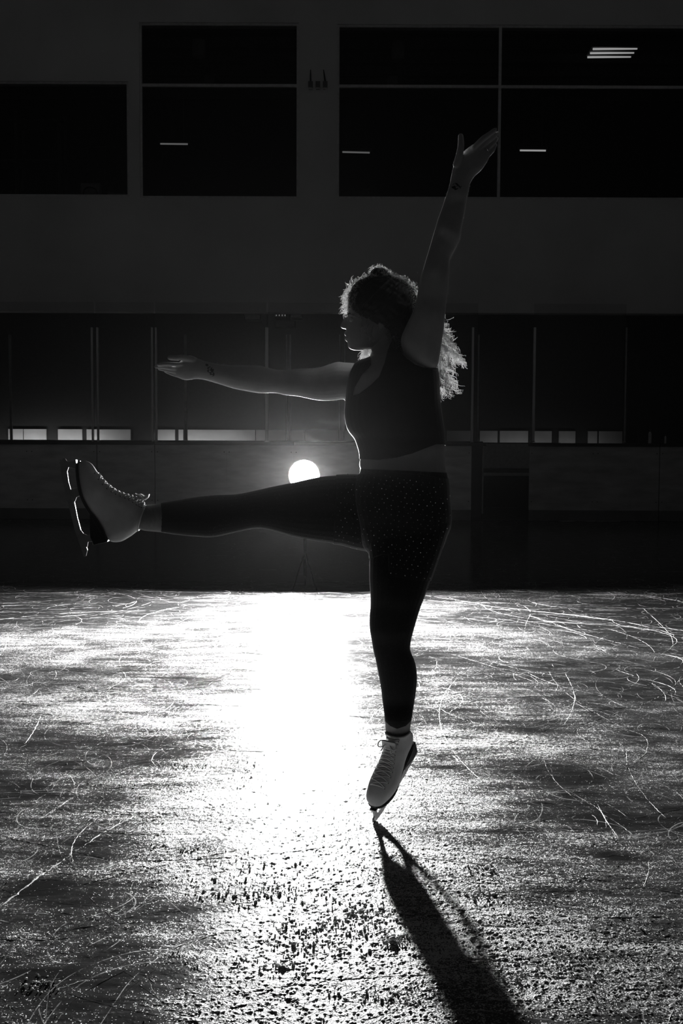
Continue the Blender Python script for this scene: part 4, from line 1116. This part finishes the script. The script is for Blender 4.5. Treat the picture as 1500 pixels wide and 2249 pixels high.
def make_skate(O, ux, uy, uz, squash=1.0):
    O, ux, uy, uz = map(np.asarray, (O, ux, uy, uz))
    W = lambda x, y, z: O + ux * x + uy * y + uz * (z if z < .11 else .11 + (z - .11) * squash)
    S = [(176, 1013, 188, 1011.5, .012), (172.5, 1022, 201, 1019, .03), (173, 1040, 214, 1038, .041), (176, 1063, 226, 1054.5, .047), (180, 1084, 240, 1068, .047), (187, 1102, 253, 1077, .044),
         (198, 1121, 266, 1083, .040), (211, 1139, 280, 1088, .037), (224, 1160, 292, 1092, .036), (238, 1187, 303, 1098, .036), (262, 1190, 311, 1104, .036), (285, 1178, 316, 1108, .037), (302, 1165, 320, 1110, .039)]
    Sd = catmull(S, 5); C, A, B = [], [], []
    for x1, y1, x2, y2, hw in Sd:
        a, c = lc(x1, y1), lc(x2, y2); p, q = W(a[0], 0, a[1]), W(c[0], 0, c[1])
        C.append((p + q) / 2); A.append((q - p) / 2); B.append(uy * hw)
    def surf(i, th, out=1.0):
        i = i * (len(C) - 1); k = min(int(i), len(C) - 2); f = i - k
        c, a, b_ = [X[k] * (1 - f) + X[k + 1] * f for X in (C, A, B)]
        co, si = math.cos(th), math.sin(th); e = 2 / 2.3
        return c + out * (a * math.copysign(abs(co) ** e, co) + b_ * math.copysign(abs(si) ** e, si))
    # outer shell with a collar that turns down inside
    Ci, Ai, Bi = list(C), list(A), list(B)
    for dz, sc_ in ((.0, .93), (-.012, .9), (-.03, .86)):
        dirn = (C[-1] - C[-3]); dirn /= np.linalg.norm(dirn)
        Ci.append(C[-1] + dirn * dz); Ai.append(A[-1] * sc_); Bi.append(B[-1] * sc_)
    boot = rings_mesh(Ci, Ai, Bi, 36, 2.3, False).build('ice_skate', M['boot'], per, True)
    # padded collar roll and tongue
    mb = MB(); mb.tube([surf(1.0, t, .98) for t in np.linspace(0, 2 * math.pi, 33)], .0035, 8); mb.build('collar', M['boot'], boot, True)
    tl = [(296, 1094, 292, 1088, .024), (308, 1100, 305, 1087, .026), (318, 1103, 316, 1084, .027), (325, 1098, 323, 1081, .024), (327, 1090, 326, 1083, .014)]
    Td = catmull(tl, 4); c2, a2, b2 = [], [], []
    for x1, y1, x2, y2, hw in Td:
        a, c = lc(x1, y1), lc(x2, y2); p, q = W(a[0], 0, a[1]), W(c[0], 0, c[1]); c2.append((p + q) / 2); a2.append((q - p) / 2 * .45); b2.append(uy * hw)
    rings_mesh(c2, a2, b2, 20, 2.0, True).build('tongue', M['boot'], boot, True)
    # sole with stacked heel
    def slab(name, poly, hw, mat, bevel=.002, hw2=None, parent=boot):
        P = [lc(*q) for q in poly]; k = len(P); V = []
        if sum((P[i][0] * P[(i + 1) % k][1] - P[(i + 1) % k][0] * P[i][1]) for i in range(k)) < 0: P = P[::-1]
        for sg in (-1, 1):
            for a, c in P: V.append(W(a, sg * hw, c))
        F = [tuple(range(k)), tuple(range(2 * k - 1, k - 1, -1))] + [(i, i + k, (i + 1) % k + k, (i + 1) % k) for i in range(k)]
        o = link_mesh(name, V, F, mat, parent)
        bmm = bmesh.new(); bmm.from_mesh(o.data); bmesh.ops.recalc_face_normals(bmm, faces=bmm.faces[:]); bmesh.ops.triangulate(bmm, faces=[f for f in bmm.faces if len(f.verts) > 4]); bmm.to_mesh(o.data); bmm.free()
        if bevel: bv_ = o.modifiers.new('b', 'BEVEL'); bv_.width = bevel; bv_.segments = 2; bv_.limit_method = 'ANGLE'; bv_.angle_limit = .7
        return o
    # sole plate follows the boot outline in plan
    pl = [(171.5, 1014, .010), (169, 1022, .025), (170, 1040, .035), (173, 1063, .039), (177, 1084, .036), (184, 1104, .030), (194, 1122, .027), (206, 1141, .029), (219, 1163, .030), (230, 1186, .026)]
    c2, a2, b2 = [], [], []
    for x, y, hw in catmull(pl, 3):
        a = lc(x, y); c = lc(x + 4.8, y - 1.1); p, q = W(a[0], 0, a[1]), W(c[0], 0, c[1]); c2.append((p + q) / 2); a2.append((q - p) / 2); b2.append(uy * hw)
    rings_mesh(c2, a2, b2, 20, 4.0, True).build('sole', M['sole'], boot)
    slab('heel', [(199, 1130), (199, 1157), (200, 1179), (207.5, 1196), (238, 1189), (228, 1163), (219, 1146), (206, 1128)], .027, M['sole'])
    # blade: runner, toe picks, three stanchions, mounting plates
    run = [(139, 1006), (136, 1011), (131, 1009), (133.5, 1014), (130, 1016), (133, 1021), (135.5, 1046), (140, 1067), (145, 1087), (149, 1107), (153.7, 1127), (162.4, 1164), (176, 1204), (181.5, 1223), (187, 1222), (190.5, 1208), (184, 1190), (176, 1164),
           (169, 1136), (163, 1102), (156, 1078), (151, 1060), (147.5, 1034), (147, 1012), (144, 1007)]
    slab('blade', run, .0021, M['steel'], .0004)
    slab('blade_stanchion', [(141, 1007), (150, 1014), (166, 1012), (167, 1030), (151, 1026), (147.5, 1036), (143, 1030)], .0035, M['steel'], .001)
    slab('blade_stanchion', [(148, 1056), (155, 1075), (173, 1070), (176, 1088), (168, 1092), (163, 1103), (157, 1106)], .0035, M['steel'], .001)
    slab('blade_stanchion', [(173, 1160), (182, 1172), (190, 1175.5), (199, 1173), (204, 1190), (192, 1190.5), (190, 1202), (182, 1202)], .0035, M['steel'], .001)
    slab('toe_plate', [(164.5, 1010), (168, 1009), (178, 1088), (174.5, 1090), (168, 1050)], .012, M['steel'], .001)
    slab('heel_plate', [(197.5, 1157), (200, 1157), (207, 1195), (204, 1195.5)], .018, M['steel'], .001)
    # eyelets, laces and bow
    mb = MB(); lb = MB(); n_ = 13
    st = np.linspace(.17, .90, n_)
    for i, s_ in enumerate(st):
        for sg in (-1, 1):
            p = surf(s_, sg * .62, 1.005); q = surf(s_, sg * .62, 1.03); mb.tube([p, q], .0026, 8)
    mb.build('eyelets', M['sole'], boot)
    for i in range(n_):
        for sg in (-1, 1):
            if i < n_ - 1:
                P = [surf(st[i] + (st[i + 1] - st[i]) * f, sg * .62 * (1 - 2 * f), 1.035 + .05 * math.sin(math.pi * f)) for f in np.linspace(0, 1, 9)]
                lb.tube(P, .0021, 6)
        P = [surf(st[i], t, 1.03) for t in np.linspace(-.62, .62, 7)]; lb.tube(P, .0018, 6)
    lb.build('laces', M['lace'], boot, True)
    k0 = surf(.80, 0, 1.12)
    nrm = surf(.80, 0, 1.3) - k0; nrm /= np.linalg.norm(nrm); fw = surf(.7, 0) - surf(.85, 0); fw /= np.linalg.norm(fw)
    bb = MB()
    for sg in (-1, 1):
        loop = [k0 + sg * uy * (.034 * math.sin(t / 2) ** 1.0 * (1 if t < 7 else 1)) * 1.0 + fw * (.012 * math.sin(t)) + nrm * (.010 * math.sin(t / 2)) + fw * .008 * math.sin(t / 2) for t in np.linspace(0, 2 * math.pi, 20)]
        bb.tube(loop, .0022, 6)
        bb.tube(catmull([k0, k0 + sg * uy * .012 + fw * .012 + nrm * .006, k0 + sg * uy * .02 + fw * .032 + nrm * .002], 5), .002, 6)
    bb.tube([k0 - uy * .005, k0 + uy * .005], .005, 8)
    bb.build('bow', M['lace'], boot, True)
    return boot


# lifted skate, seen side-on
Rw, Uw = np.array((1.0, 0, 0)), np.array((0, 0, 1.0))
ux = -.2311 * Rw + .9729 * Uw; uz = .9729 * Rw + .2311 * Uw; uy = np.cross(uz, ux)
sk = make_skate(px(OX, OY, YK), ux, uy, uz); sk['label'] = 'white skate on the lifted foot'
# standing skate, on its toe pick
ux = np.array((-.47, -.70, -.535)); ux /= np.linalg.norm(ux)
uz = np.array((-.20, -.50, .82)); uz -= ux * (uz @ ux); uz /= np.linalg.norm(uz); uy = np.cross(uz, ux)
sk = make_skate(O_ST, ux, uy, uz, .66); sk['label'] = 'white skate standing on its toe pick'

# ================================================================== HAZE ADDED FOR THE STROBE GLOW
if HAZE > 0:
    m, nt, b = new_mat('glow_haze_volume'); nt.nodes.remove(b)
    vs = N(nt, 'ShaderNodeVolumeScatter'); vs.inputs['Density'].default_value = HAZE; vs.inputs['Anisotropy'].default_value = HAZE_G
    nt.links.new(vs.outputs[0], nt.nodes['Material Output'].inputs['Volume'])
    o = MB().box((-15, -7, -.6), (15, 26, 10.5)).build('glow_haze', m)
    tag(o, 'thin haze added through the hall to give the strobe a glow', 'glow_haze', kind='stuff')
